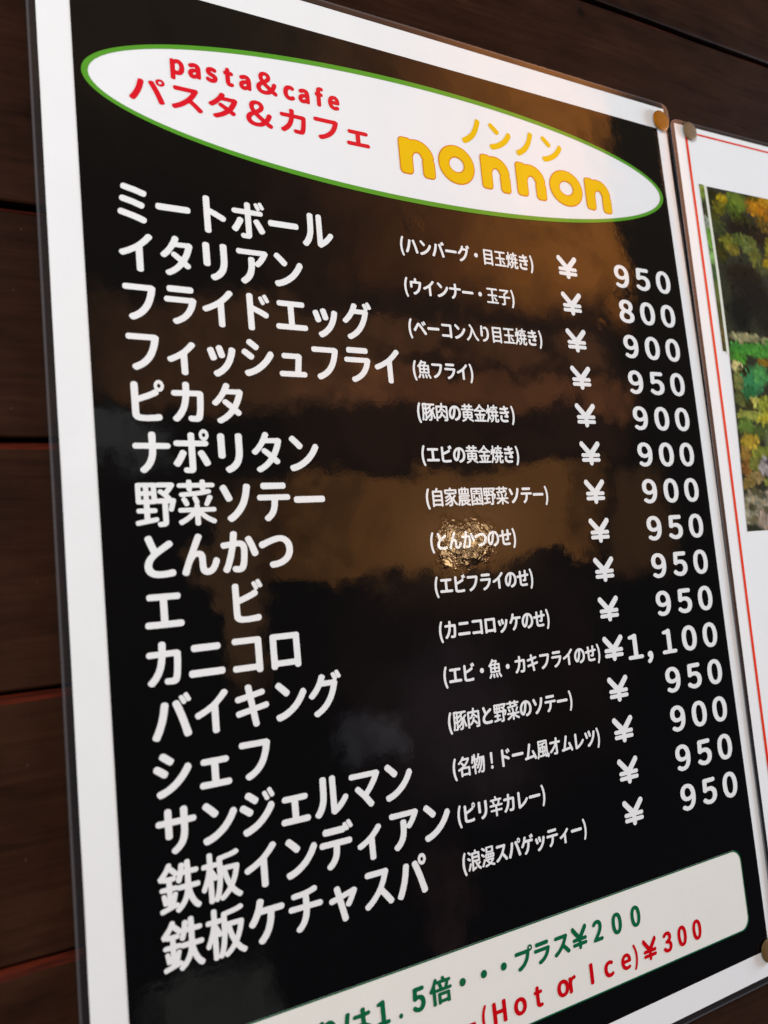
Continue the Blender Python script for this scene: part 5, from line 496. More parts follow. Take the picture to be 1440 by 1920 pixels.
[[-98,-102,192,0,5,1,5,3,3,3,1,5,-1,6,-2,4,-4,3,-4,2,-15,1,0,41,-1,2,12,6,7,8,3,5,2,9,2,9,-2,6,-3,4,-7,3,-6,1,-6,-1,-5,-3,-2,-3,-3,-13,-1,-1,-6,3,-9,8,13,14,14,18,2,4,0,3,-2,6,11,2,4,3,3,2,1,3,0,6,-3,7,-3,3,-5,2,-17,0,-4,7,-7,6,-11,8,-9,2,-8,-1,-4,-3,-3,-3,-2,-5,1,-4,5,-6,0,-1,-5,0,-1,1,-1,12,-3,6,-5,3,-9,2,-8,-1,-8,-5,-2,-5,1,-12,-2,-1,-63,0,-8,-1,-4,-3,-2,-3,-2,-5,0,-33,-3,-22,-4,-13,-10,-18,0,-4,0,-3,3,-4,8,-6,6,-2,8,1,0,-41,-17,-1,-5,-2,-3,-4,-2,-5,1,-9,4,-4],[-46,-74,-1,1,0,24,1,1,7,0,1,-26],[-4,-74,0,26,8,0,1,-26],[40,-74,-1,0,-1,1,1,25,8,0,1,-26],[-69,-22,-1,0,1,2,6,13,4,-8,4,-2,5,-2,23,0,12,3,1,0,3,-4,-1,-2],[17,-21,16,10,12,-9,-1,-1,-3,-1,-21,0],[-60,-1,4,23,1,1,19,-1,0,-8,-2,-8,-14,-1,-5,-2],[-2,3,-1,1,2,34,0,3,-3,3,-4,3,-6,2,-39,0,-1,2,0,4,52,0,8,-23,8,-18,0,-1,-2,-1],[40,38,-7,17,21,0,-11,-16,-2,-2]],
[[-12,-99,12,-2,16,3,11,4,12,9,9,11,7,14,6,19,3,19,1,30,-2,20,-4,17,-6,16,-8,13,-11,11,-11,6,-16,4,-14,0,-13,-3,-11,-5,-10,-9,-9,-11,-6,-12,-5,-16,-3,-19,-1,-22,1,-23,4,-22,6,-16,7,-13,10,-11,11,-7],[-4,-65,-4,3,-4,7,-6,15,-4,26,0,25,3,19,4,15,4,8,4,5,3,2,4,1,5,-2,5,-4,5,-10,3,-7,4,-27,0,-24,-3,-22,-2,-8,-4,-11,-4,-6,-5,-5,-4,-1]],
[[-47,-96,95,-1,9,4,4,3,2,5,1,6,-1,5,-3,4,-4,4,-8,2,-24,1,0,141,-4,8,-3,3,-5,2,-6,1,-11,-1,-15,-6,-20,-6,-7,-4,-3,-6,0,-8,4,-5,3,-2,8,-3,17,-1,0,-113,-27,-1,-6,-1,-6,-5,-3,-6,0,-9,4,-7]],
[[-48,-96,95,-1,9,3,4,4,2,3,1,6,0,7,-4,6,-6,4,-6,1,-41,0,-3,1,22,25,17,25,10,21,4,19,0,12,-1,10,-5,16,-4,6,-9,9,-8,6,-8,4,-14,3,-9,1,-10,-1,-11,-2,-9,-5,-13,-8,-11,-12,-5,-6,0,-8,4,-6,8,-7,9,-1,6,1,5,2,10,11,9,6,6,2,5,0,5,-3,4,-5,3,-10,1,-7,-1,-11,-2,-10,-5,-11,-7,-11,-20,-25,-36,-39,-3,-5,-2,-5,2,-8,5,-4]],
[[-13,-99,11,-1,13,1,14,4,10,4,10,9,7,8,5,11,3,11,0,17,-4,16,-6,9,-12,13,9,9,4,7,3,8,2,7,1,10,-3,16,-7,14,-11,10,-11,6,-16,5,-11,0,-9,0,-9,-2,-10,-4,-13,-7,-7,-6,-7,-7,-3,-8,1,-6,4,-6,5,-4,6,-2,6,0,6,2,18,13,9,3,7,0,4,-2,6,-6,2,-4,1,-8,-1,-5,-2,-6,-4,-5,-8,-5,-16,-3,-6,-3,-6,-6,-2,-7,1,-7,5,-7,7,-2,20,-4,6,-3,5,-3,3,-7,2,-9,-1,-8,-4,-9,-5,-5,-4,-2,-7,-1,-6,1,-12,5,-15,13,-4,2,-7,1,-6,-2,-6,-3,-5,-6,-2,-7,1,-4,2,-5,7,-8,10,-8,15,-8]],
[[-16,-99,12,-1,11,0,14,4,8,4,10,7,7,7,8,12,4,9,3,14,0,21,-4,16,-3,7,-5,8,-11,10,-6,4,-10,4,-14,3,-8,1,-14,-1,2,27,52,0,6,2,6,4,3,6,1,11,-5,8,-7,3,-7,2,-73,0,-9,-4,-5,-4,-2,-5,-5,-75,2,-7,10,-8,9,-3,10,2,14,7,8,1,7,-1,7,-4,3,-5,5,-12,0,-15,-3,-9,-4,-8,-4,-4,-5,-3,-6,-1,-11,2,-7,3,-12,11,-8,2,-6,0,-7,-3,-4,-4,-4,-6,-1,-6,1,-5,10,-11,11,-8,8,-4]],
[[-5,-103,9,0,9,5,5,11,1,14,54,1,7,2,4,6,2,8,-2,8,-3,5,-5,3,-55,1,-3,2,1,6,57,0,4,2,4,6,2,7,-1,7,-3,6,-4,3,-5,2,-34,0,1,3,49,60,2,5,2,8,-1,11,-4,7,-6,6,-11,2,-10,-5,-62,-74,-63,76,-6,3,-9,-1,-7,-4,-5,-8,-2,-13,3,-11,52,-65,-34,0,-7,-2,-4,-5,-3,-6,1,-8,2,-5,4,-5,4,-2,55,0,1,-1,1,-3,0,-2,-2,-2,-57,-1,-4,-3,-4,-8,-1,-7,2,-6,3,-5,6,-3,55,0,2,-2,0,-11,2,-7,5,-7]],
[[-8,-33,7,0,9,1,10,4,9,9,5,9,1,7,0,6,-1,8,-4,7,-8,9,-10,5,-12,1,-9,-1,-6,-3,-10,-9,-5,-11,-1,-12,2,-9,3,-7,9,-9]],
[[-3,-97,6,0,8,3,5,5,2,8,1,5,-4,10,-4,5,-8,3,-5,0,-9,-4,-5,-6,-3,-8,1,-5,2,-8,6,-5]],
[[-59,-95,11,0,7,2,5,3,4,5,1,5,0,64,1,2,61,-1,0,-67,2,-5,2,-3,5,-3,10,-2,13,1,4,3,4,3,2,5,0,4,0,154,-2,6,-4,5,-9,3,-13,0,-8,-3,-4,-5,-2,-6,0,-56,-2,-1,-59,0,-1,1,-1,58,-1,4,-7,6,-9,3,-13,-1,-5,-3,-3,-3,-2,-3,-1,-5,0,-157,2,-5,2,-3,5,-3]],
[[-10,-98,12,0,16,2,14,5,12,8,10,9,8,13,5,12,3,14,0,11,-2,19,-5,15,-5,9,-11,13,-12,8,-11,5,-16,4,-16,0,-11,-2,-14,-5,-12,-8,-9,-10,-9,-13,-5,-16,-2,-9,0,-20,2,-11,5,-14,5,-10,10,-11,10,-7,12,-7],[-6,-64,-5,2,-5,3,-7,11,-4,14,0,18,4,14,7,11,6,5,5,1,10,0,6,-2,5,-4,7,-11,4,-14,0,-18,-4,-14,-7,-11,-6,-4,-5,-2,-5,0]],
[[13,-98,12,1,13,3,6,4,4,7,0,5,-2,4,-6,7,-7,2,-11,-1,-7,1,-2,3,-1,4,-1,8,0,63,1,1,19,0,7,2,4,3,2,3,2,5,0,5,-4,8,-6,4,-6,1,-18,0,-1,1,0,21,-3,7,-4,4,-5,2,-11,1,-8,-3,-5,-4,-2,-7,-2,-21,-1,-1,-11,-2,-5,-3,-4,-6,0,-7,2,-5,4,-5,5,-2,8,-1,0,-1,1,-67,1,-12,3,-9,6,-9,8,-7,13,-5]],
[[-31,-95,11,0,6,2,6,3,3,5,1,5,0,72,8,17,13,6,11,0,5,1,4,3,4,3,3,10,0,5,-3,5,-5,4,-11,3,-13,-2,-10,-3,-11,-7,-3,3,-7,4,-4,1,-7,0,-9,-3,-6,-7,0,-6,0,-111,1,-5,3,-3,5,-3]],
[[-10,-95,11,-1,10,1,7,5,2,4,2,4,0,159,-2,4,-4,5,-5,3,-5,1,-11,0,-7,-1,-7,-6,-3,-6,0,-159,3,-6,4,-4]],
[[-1,-98,11,0,10,0,13,3,9,4,11,6,3,3,3,7,0,6,-4,7,-5,4,-6,2,-10,-1,-11,-6,-6,-2,-10,0,-6,2,-7,4,-4,5,-4,6,-2,6,-3,16,1,12,4,12,8,11,8,5,10,2,6,-1,13,-6,10,-1,8,4,6,7,1,8,-1,5,-3,3,-13,8,-16,5,-14,1,-15,-2,-14,-4,-11,-6,-10,-8,-9,-11,-6,-12,-4,-14,-2,-18,2,-17,4,-13,6,-13,10,-11,9,-7,14,-7]],
[[0,-98,15,0,11,2,13,4,9,4,5,3,3,5,1,5,-1,5,-5,7,-4,2,-5,1,-8,0,-18,-6,-11,0,-8,2,-8,5,-4,5,-6,9,-1,7,75,2,5,2,4,4,3,6,0,6,0,10,-3,16,-7,14,-6,8,-9,8,-11,6,-13,4,-13,1,-11,-1,-14,-4,-13,-7,-8,-7,-10,-11,-7,-14,-3,-11,-2,-18,1,-13,3,-14,5,-11,8,-13,11,-10,10,-5,14,-6],[-22,-7,5,12,4,6,8,5,8,1,10,-2,5,-3,5,-9,2,-9,-1,-1]],
[[9,-131,6,-1,6,3,5,4,1,4,-11,26,-6,16,-6,24,-2,22,0,35,4,30,4,15,5,14,12,27,-1,5,-2,3,-6,4,-5,1,-5,-1,-5,-4,-9,-17,-9,-20,-5,-17,-5,-22,-2,-18,-1,-17,3,-34,7,-31,6,-15,10,-23,5,-9]],
[[-26,-131,7,0,5,3,10,18,8,16,5,15,5,21,3,16,1,26,0,18,-2,18,-5,20,-5,17,-9,21,-9,18,-4,3,-6,2,-5,-1,-5,-3,-3,-3,-2,-4,1,-3,11,-24,8,-22,5,-24,2,-24,-1,-32,-5,-26,-9,-29,-11,-25,0,-3,1,-4,5,-3]]],
[
[[89,-180,12,-2,64,1,9,5,7,6,6,9,4,10,0,125,-4,12,-11,13,0,3,9,16,2,13,-11,35,-21,36,-22,24,-27,20,-31,16,-35,11,-29,3,-25,0,-26,-3,-26,-7,-11,9,-11,4,-64,1,-13,-2,-11,-6,-10,-13,-4,-16,0,-278,1,-10,7,-13,11,-9,19,-5,64,1,13,5,9,8,5,10,3,10,1,144,4,6,9,22,14,16,19,11,19,2,19,-5,15,-11,11,-15,10,-23,14,-13,-8,-10,-4,-12,0,-122,2,-10,6,-9,9,-9]],
[[-19,-194,42,1,42,7,38,14,35,20,31,26,23,28,19,36,9,35,2,35,-6,38,-14,36,-22,32,-29,29,-35,23,-38,16,-42,10,-45,2,-45,-5,-44,-15,-36,-19,-32,-25,-26,-32,-19,-36,-10,-38,-1,-38,8,-39,16,-36,26,-34,29,-26,38,-22,42,-15],[-12,-85,-19,3,-19,8,-20,12,-12,12,-11,16,-6,16,-3,20,3,16,6,16,11,16,12,12,20,12,19,8,19,3,19,1,19,-3,20,-6,16,-9,12,-10,13,-14,8,-14,5,-16,2,-16,-3,-16,-6,-16,-9,-14,-13,-13,-13,-9,-16,-8,-16,-5,-19,-3]]],
[
[[95,-193,60,0,16,3,10,5,9,8,8,13,3,10,1,128,-3,12,-9,16,7,16,0,16,-12,39,-20,35,-24,26,-27,21,-32,17,-36,11,-28,4,-26,1,-29,-3,-25,-6,-13,8,-13,4,-64,0,-16,-2,-14,-7,-7,-7,-7,-9,-4,-13,-1,-10,0,-278,2,-13,7,-16,15,-13,9,-4,13,-2,67,0,13,4,13,9,11,16,4,16,1,139,12,27,10,13,16,9,16,2,15,-5,12,-9,9,-13,8,-19,7,-10,1,-3,-5,-13,-1,-13,1,-121,5,-13,9,-13,13,-9]],
[[-35,-203,42,-2,45,5,42,12,38,18,35,26,28,30,21,36,13,35,5,38,-3,39,-12,38,-19,35,-28,32,-32,26,-37,19,-41,14,-48,7,-48,-2,-45,-10,-45,-19,-38,-26,-29,-30,-24,-36,-14,-39,-3,-19,-2,-22,5,-42,6,-22,8,-20,23,-35,30,-31,38,-26,42,-18],[-22,-72,-19,6,-16,8,-14,12,-10,12,-6,13,-3,16,1,16,5,16,8,13,13,13,16,10,19,8,19,3,19,0,20,-4,16,-6,12,-7,13,-11,8,-9,7,-13,3,-13,1,-13,-1,-12,-5,-13,-8,-13,-9,-10,-12,-9,-13,-7,-16,-5,-16,-3,-16,0]]]]
Q = .0025                         # outlines are whole steps of this, first point then differences
GL = {st: dict(zip(CHARS[st], rows)) for st, rows in zip(CHARS, OUTLINES)}
_cache = {}
def glyph(style, ch):
    """outline loops of one character in row units, y up, centred on its cell"""
    k = (style, ch)
    if k not in _cache:
        loops = []
        for nums in GL[style][ch]:
            x = y = 0; P = []
            for i in range(0, len(nums), 2):
                x += nums[i]; y += nums[i + 1]; P.append((x * Q, y * Q))
            loops.append(P)
        pts = []; tris = []
        area2 = lambda P: sum(a[0] * b[1] - b[0] * a[1] for a, b in zip(P, P[1:] + P[:1]))
        def within(p, P):
            c = False
            for a, b in zip(P, P[1:] + P[:1]):
                if (a[1] > p[1]) != (b[1] > p[1]) and p[0] < a[0] + (p[1] - a[1]) * (b[0] - a[0]) / (b[1] - a[1]): c = not c
            return c
        depth = [sum(within(P[0], T) for T in loops if T is not P) for P in loops]
        for P, dp in zip(loops, depth):
            if dp % 2: continue
            grp = [P] + [H for H, dh in zip(loops, depth) if dh == dp + 1 and within(H[0], P)]
            o = len(pts)
            src = [p for L_ in grp for p in L_]; edges = []; q = 0
            for L_ in grp:
                edges += [(q + i, q + (i + 1) % len(L_)) for i in range(len(L_))]; q += len(L_)
            vs, _, fs, _, _, _ = delaunay_2d_cdt([Vector(p) for p in src], edges, [], 0, 1e-6)
            for f in fs:
                c = [sum(vs[i][k] for i in f) / 3 for k in (0, 1)]
                if sum(within(c, L_) for L_ in grp) % 2: tris.append(tuple(i + o for i in f))
            pts += [(p[0], p[1]) for p in vs]
        _cache[k] = (pts, tris)
    return _cache[k]
def gbox(style, ch):
    p = glyph(style, ch)[0]
    return min(a for a, b in p), max(a for a, b in p), min(b for a, b in p), max(b for a, b in p)
def lettering(name, items, mm, mat, parent, base, label=None):
    """items: (style, character, u, v, scale_u, scale_v) -> one mesh of printed characters"""
    V = []; F = []
    for st, ch, uu, vv, su, sv in items:
        pts, tris = glyph(st, ch); o = len(V)
        for a, b in pts:
            pu, pv = uu + a * su, vv - b * sv
            V.append(WM(pu, pv, mm + bow(pu, pv)))
        for t in tris:
            i, j, k = (q + o for q in t)
            nrm = (V[j] - V[i]).cross(V[k] - V[i])
            F.append((i, j, k) if nrm.y < 0 else (i, k, j))
    ob = link(name, V, F, mat, parent, base)
    if label: ob['label'] = label
    return ob
def run(style, text, L, Rr, v, su=1.0, sv=1.0, adv=1.0, half=.42):
    """set a line between the measured left and right ends of its ink"""
    x = 0.0; pos = []
    for ch in text:
        a = adv * (half if ch in '()' else 1.0)
        pos.append(x + a / 2); x += a
    vis = [(p, c) for p, c in zip(pos, text) if c not in ' \u3000']
    l0 = gbox(style, vis[0][1])[0] * su; r0 = gbox(style, vis[-1][1])[1] * su
    p0, p1 = vis[0][0], vis[-1][0]
    k = ((Rr - r0) - (L - l0)) / (p1 - p0); o = (L - l0) - k * p0
    return [(style, c, o + k * p, v, su, sv) for p, c in vis]

# ------------------------------------------------------------------ wooden wall
def build_wall():
    grooves = [.31 + 4.43 * k for k in range(-7, 11)]
    grooves[5] = -8.42
    ch, dep, cd = .105, 4.0, 2.0     # chamfer height, half gap (rows), groove and chamfer depth (mm)
    Y0 = -1.6                                   # wall face behind the sheets (mm towards the room is positive)
    prof = [(-30.0, Y0, 0)]
    for k, g in enumerate(grooves):
        gap = (.045, .042, .030, .020, .016)[max(0, min(4, k - 6))]
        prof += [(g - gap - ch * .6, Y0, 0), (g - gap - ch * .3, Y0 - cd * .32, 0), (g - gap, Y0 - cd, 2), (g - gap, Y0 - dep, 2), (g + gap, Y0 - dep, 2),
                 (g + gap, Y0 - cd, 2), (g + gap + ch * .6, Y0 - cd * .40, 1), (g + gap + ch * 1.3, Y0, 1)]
    prof.append((46.0, Y0, 0))
    us = [-42 + 2.2 * k for k in range(49)]
    V = []; F = []; SL = []
    for j, (v, mm, k) in enumerate(prof):
        for i, uu in enumerate(us):
            wob = .012 * math.sin(uu * .9 + j * 1.7) if k else 0
            V.append(WM(uu, v + wob, mm + .12 * math.sin(uu * .2 + v)))
    n = len(us)
    for j in range(len(prof) - 1):
        for i in range(n - 1):
            F.append((j * n + i, (j + 1) * n + i, (j + 1) * n + i + 1, j * n + i + 1))
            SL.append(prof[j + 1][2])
    # back of the boards
    o = link('wooden_wall', V, F, [M_WOOD, M_LIT_EDGE, M_GAP], None, None, False, SL)
    sol = o.modifiers.new('thickness', 'SOLIDIFY'); sol.thickness = .012; sol.offset = -1
    o['label'] = 'dark brown wall of horizontal stained boards with reddish grooves'; o['category'] = 'wall'
    return o
build_wall()

# ------------------------------------------------------------------ the menu
MB = MENU_BASE
menu = root('menu_sign', MB, 'large black laminated pasta menu with white lettering and green rimmed oval', 'menu')
PL, PR, PT, PBm = -16.36, 1.06, -5.52, 19.06
slab('paper', PL, PR, PT, PBm, 0.0, .30, M_PAPER, menu, MB)
BL, BR, BT, BB = -15.735, .663, -4.822, 18.416
slab('black_panel', BL, BR, BT, BB, .10, .06, M_BLACK, menu, MB, 38, 54)
# clear margin of the laminating pouch
def film_margin(parent, base, outer_fn, inner_fn, wave, mm):
    V = []; F = []; SL = []
    n = len(outer_fn)
    rows = [inner_fn, [(a + (c - a) * .74, b + (d_ - b) * .74) for (a, b), (c, d_) in zip(inner_fn, outer_fn)], outer_fn]
    for r in rows:
        for a, b in r: V.append(WM(a, b, mm + wave(a, b)))
    for a, b in outer_fn: V.append(WM(a, b, mm + wave(a, b) - .28))
    for k in range(3):
        for i in range(n):
            F.append((k * n + i, k * n + (i + 1) % n, (k + 1) * n + (i + 1) % n, (k + 1) * n + i)); SL.append((0, 2, 1)[k])
    return link('film_margin', V, F, [M_FILM, M_EDGE, M_LIP], parent, base, False, SL)
def ripple(u, v):
    return bow(u, v) + .22 * math.sin(v * 1.3 + .6) * math.sin(v * .37) - .16 * max(0.0, u - 1.0)
def outline(u0, u1, v0, v1, r, step=.5):
    """rounded rectangle with the same number of points for inner and outer rims"""
    P = []; n = 7
    def seg(a, b, k):
        for i in range(k): P.append((a[0] + (b[0] - a[0]) * i / k, a[1] + (b[1] - a[1]) * i / k))
    def arc(cx, cy, a0):
        for k in range(n):
            a = math.radians(a0 + 90 * k / n); P.append((cx + r * math.cos(a), cy + r * math.sin(a)))
    seg((u0 + r, v0), (u1 - r, v0), 36); arc(u1 - r, v0 + r, -90)
    seg((u1, v0 + r), (u1, v1 - r), 50); arc(u1 - r, v1 - r, 0)
    seg((u1 - r, v1), (u0 + r, v1), 36); arc(u0 + r, v1 - r, 90)
    seg((u0, v1 - r), (u0, v0 + r), 50); arc(u0 + r, v0 + r, 180)
    return P
film_margin(menu, MB, outline(PL - .17, PR + .20, PT - .17, PBm + .17, .30), outline(PL, PR, PT, PBm, .02), ripple, .02)

# oval badge
badge = bpy.data.objects.new('oval_badge', None); COL.objects.link(badge); badge.parent = menu
def ellipse(cu, cv, a, b, n=160):
    return [(cu + a * math.cos(2 * math.pi * k / n), cv + b * math.sin(2 * math.pi * k / n)) for k in range(n)]
OC = (-7.55, -2.634)
V, F = radial_fill(ellipse(*OC, 7.94, 1.45), *OC, 10, .20); link('oval_face', V, F, M_OVALW, badge, MB)
V, F = ring(ellipse(*OC, 8.045, 1.557), ellipse(*OC, 7.92, 1.440), .28); link('oval_rim', V, F, M_RIM, badge, MB)
pu = [-13.684, -13.325, -12.959, -12.579, -12.215, -11.713, -11.191, -10.836, -10.449, -10.093]
lettering('badge_lettering', [('H', c, x, -3.005 - .02 * k / 9, 1, 1) for k, (c, x) in enumerate(zip('pasta&cafe', pu))], .30, M_RED, badge, MB, 'red lettering reading pasta&cafe')
lettering('badge_lettering', [('H', c, x, -2.50, 1, 1) for c, x in zip('パスタ＆カフェ', [-14.34, -13.53, -12.735, -11.94, -11.141, -10.34, -9.54])], .30, M_RED, badge, MB, 'red lettering reading パスタ＆カフェ')
lettering('badge_lettering', [('H', c, x, -3.30, 1, 1) for c, x in zip('ノンノン', [-6.24, -5.38, -4.53, -3.65])], .30, M_YEL, badge, MB, 'yellow lettering reading ノンノン')
LOGO = [('n', -7.965, 1.0, -2.245, -.03), ('o', -6.81, .93, -2.285, 0), ('n', -5.615, .92, -2.265, 0), ('n', -4.465, .985, -2.265, 0), ('o', -3.26, 1.0, -2.275, 0), ('n', -2.11, .94, -2.255, 0)]
lettering('logo_outline', [('O', c, x, y, k, 1) for c, x, k, y, _ in LOGO], .30, M_ORG, badge, MB)
lettering('logo_lettering', [('N', c, x, y, k, 1) for c, x, k, y, _ in LOGO], .37, M_YEL, badge, MB, 'bold yellow lettering reading nonnon')

DISH = [('ミートボール', -15.07, -10.41), ('イタリアン', -15.09, -11.22), ('フライドエッグ', -15.07, -9.62), ('フィッシュフライ', -15.07, -9.01), ('ピカタ', -15.04, -12.81),
        ('ナポリタン', -15.075, -11.23), ('野菜ソテー', -15.10, -11.18), ('とんかつ', -14.995, -12.0), ('エ　ビ', -15.05, -12.72), ('カニコロ', -15.07, -12.02),
        ('バイキング', -15.045, -11.17), ('シェフ', -15.07, -12.81), ('サンジェルマン', -15.085, -9.70), ('鉄板インディアン', -15.11, -8.86), ('鉄板ケチャスパ', -15.11, -9.57)]
NOTE = [('(ハンバーグ・目玉焼き)', -4.724), ('(ウインナー・玉子)', -5.47), ('(ベーコン入り目玉焼き)', -4.728), ('(魚フライ)', -6.991), ('(豚肉の黄金焼き)', -5.888),
        ('(エビの黄金焼き)', -5.889), ('(自家農園野菜ソテー)', -5.125), ('(とんかつのせ)', -6.258), ('(エビフライのせ)', -5.875), ('(カニコロッケのせ)', -5.512),
        ('(エビ・魚・カキフライのせ)', -4.029), ('(豚肉と野菜のソテー)', -5.093), ('(名物！ドーム風オムレツ)', -4.364), ('(ピリ辛カレー)', -6.233), ('(浪漫スパゲッティー)', -5.124)]
PRICE = '950 800 900 950 900 900 900 950 950 950 1100 950 900 950 950'.split()
FW = {a: b for a, b in zip('0123456789', '０１２３４５６７８９')}
for i in range(15):
    t, a, b = DISH[i]
    lettering('dish_name', run('W', t, a, b, i - .03), .20, M_WHITE, menu, MB, 'white lettering reading ' + t)
    t, b = NOTE[i]
    lettering('dish_note', run('W', t, -8.675, b, i + .005, .475, .485), .20, M_WHITE, menu, MB, 'small white lettering reading ' + t)
    yp = i - .02 if i != 10 else i - .03
    lettering('yen_sign', [('P', '￥', -3.562, yp, 1, 1)], .20, M_WHITE, menu, MB)
    items = []
    if PRICE[i] == '1100':
        items += [('P', '１', -2.83, 10.0, 1, 1), ('P', ',', -2.33, 10.0, 1, 1), ('P', '１', -1.60, 10.0, 1, 1), ('P', '０', -.815, 10.0, 1, 1), ('P', '０', 0, 10.0, 1, 1)]
    else:
        items += [('P', FW[c], -1.612 + .806 * k, i, 1, 1) for k, c in enumerate(PRICE[i])]
    lettering('price', items, .20, M_WHITE, menu, MB, 'white lettering reading ¥' + ('1,100' if PRICE[i] == '1100' else PRICE[i]))

# footer box
ibox = bpy.data.objects.new('info_box', None); COL.objects.link(ibox); ibox.parent = menu
FL, FR, FT, FB, FRd = -15.07, .03, 15.665, 17.71, .30
V, F = radial_fill(densify(rounded(FL, FR, FT, FB, FRd), .4), (FL + FR) / 2, (FT + FB) / 2, 8, .20); link('box_face', V, F, M_BOX, ibox, MB)
o1 = densify(rounded(FL, FR, FT, FB, FRd), .4); 
cu_, cv_ = (FL + FR) / 2, (FT + FB) / 2
hw, hh = (FR - FL) / 2, (FB - FT) / 2
o2 = [(cu_ + (a - cu_) * (hw - .03) / hw, cv_ + (b - cv_) * (hh - .03) / hh) for a, b in o1]
V, F = ring(o1, o2, .28); link('box_outline', V, F, M_BOXL, ibox, MB)
G = [('盛', -12.74), ('り', -12.10), ('は', -11.47), ('１', -10.90), ('.', -10.50), ('５', -10.06), ('倍', -9.527), ('・', -8.98), ('・', -8.43), ('・', -7.90), ('プ', -7.36), ('ラ', -6.83), ('ス', -6.26), ('￥', -5.72), ('２', -5.16), ('０', -4.55), ('０', -3.935)]
lettering('box_lettering', [('F', c, x, 16.34, 1, 1) for c, x in G], .30, M_GRN, ibox, MB, 'green lettering ending in プラス￥200')
Rd = [('ー', -9.0, .04), ('(', -8.53, 0), ('H', -8.13, 0), ('o', -7.576, 0), ('t', -7.063, 0), ('o', -6.356, 0), ('r', -6.075, 0), ('I', -5.49, 0), ('c', -4.951, 0), ('e', -4.40, 0), (')', -4.06, 0), ('￥', -3.60, 0), ('３', -2.985, 0), ('０', -2.47, 0), ('０', -1.93, 0)]
lettering('box_lettering', [('F', c, x, 17.20 + dy, 1, 1) for c, x, dy in Rd], .30, M_RED2, ibox, MB, 'red lettering reading (Hot or Ice)￥300')

# ------------------------------------------------------------------ the poster beside it
def PP(s, t):
    return 1.375 + s - .0115 * t, -5.12 - .022 * s + t
PW, PH = 17.4, 24.4
PBASE = WM(*PP(PW / 2, PH), 0)
poster = root('poster', PBASE, 'white laminated poster with thin red border and a garden photograph', 'poster')
def pbow(u, v):
    return .5 + .35 * math.sin(v * .3 + .8)
def pgrid(name, fn, mm, mat, nu=24, nv=36):
    V, F = grid_quad(lambda s, t: (lambda q: WM(q[0], q[1], mm + pbow(*q)))(fn(s, t)), nu, nv)
    return link(name, V, F, mat, poster, PBASE)
pgrid('paper', lambda s, t: PP(s * PW, t * PH), .3, M_POST)
o1 = [PP(a, b) for a, b in outline(.405, PW - .405, .17, PH - .25, .02)]
o2 = [PP(a, b) for a, b in outline(.51, PW - .51, .230, PH - .31, .02)]
V, F = ring(o1, o2, .42, pbow); link('red_border', V, F, M_PRED, poster, PBASE)
film_margin(poster, PBASE, [PP(a, b) for a, b in outline(-.16, PW + .16, -.14, PH + .16, .3)], [PP(a, b) for a, b in outline(0, PW, 0, PH, .02)], pbow, .32)
def leftedge(v):
    K = [(-3.4, 2.43), (-.5, 2.425), (1.9, 2.37), (4.5, 2.24), (7.4, 2.07)]
    for (a, x), (b, y) in zip(K, K[1:]):
        if v <= b: return x + (y - x) * (v - a) / (b - a)
    return K[-1][1]
def photo_fn(s, t):
    vl = -3.29 + t * 10.56
    ul = leftedge(vl)
    return ul + s * (16.6 - ul), vl - s * .30 * (1 - t)
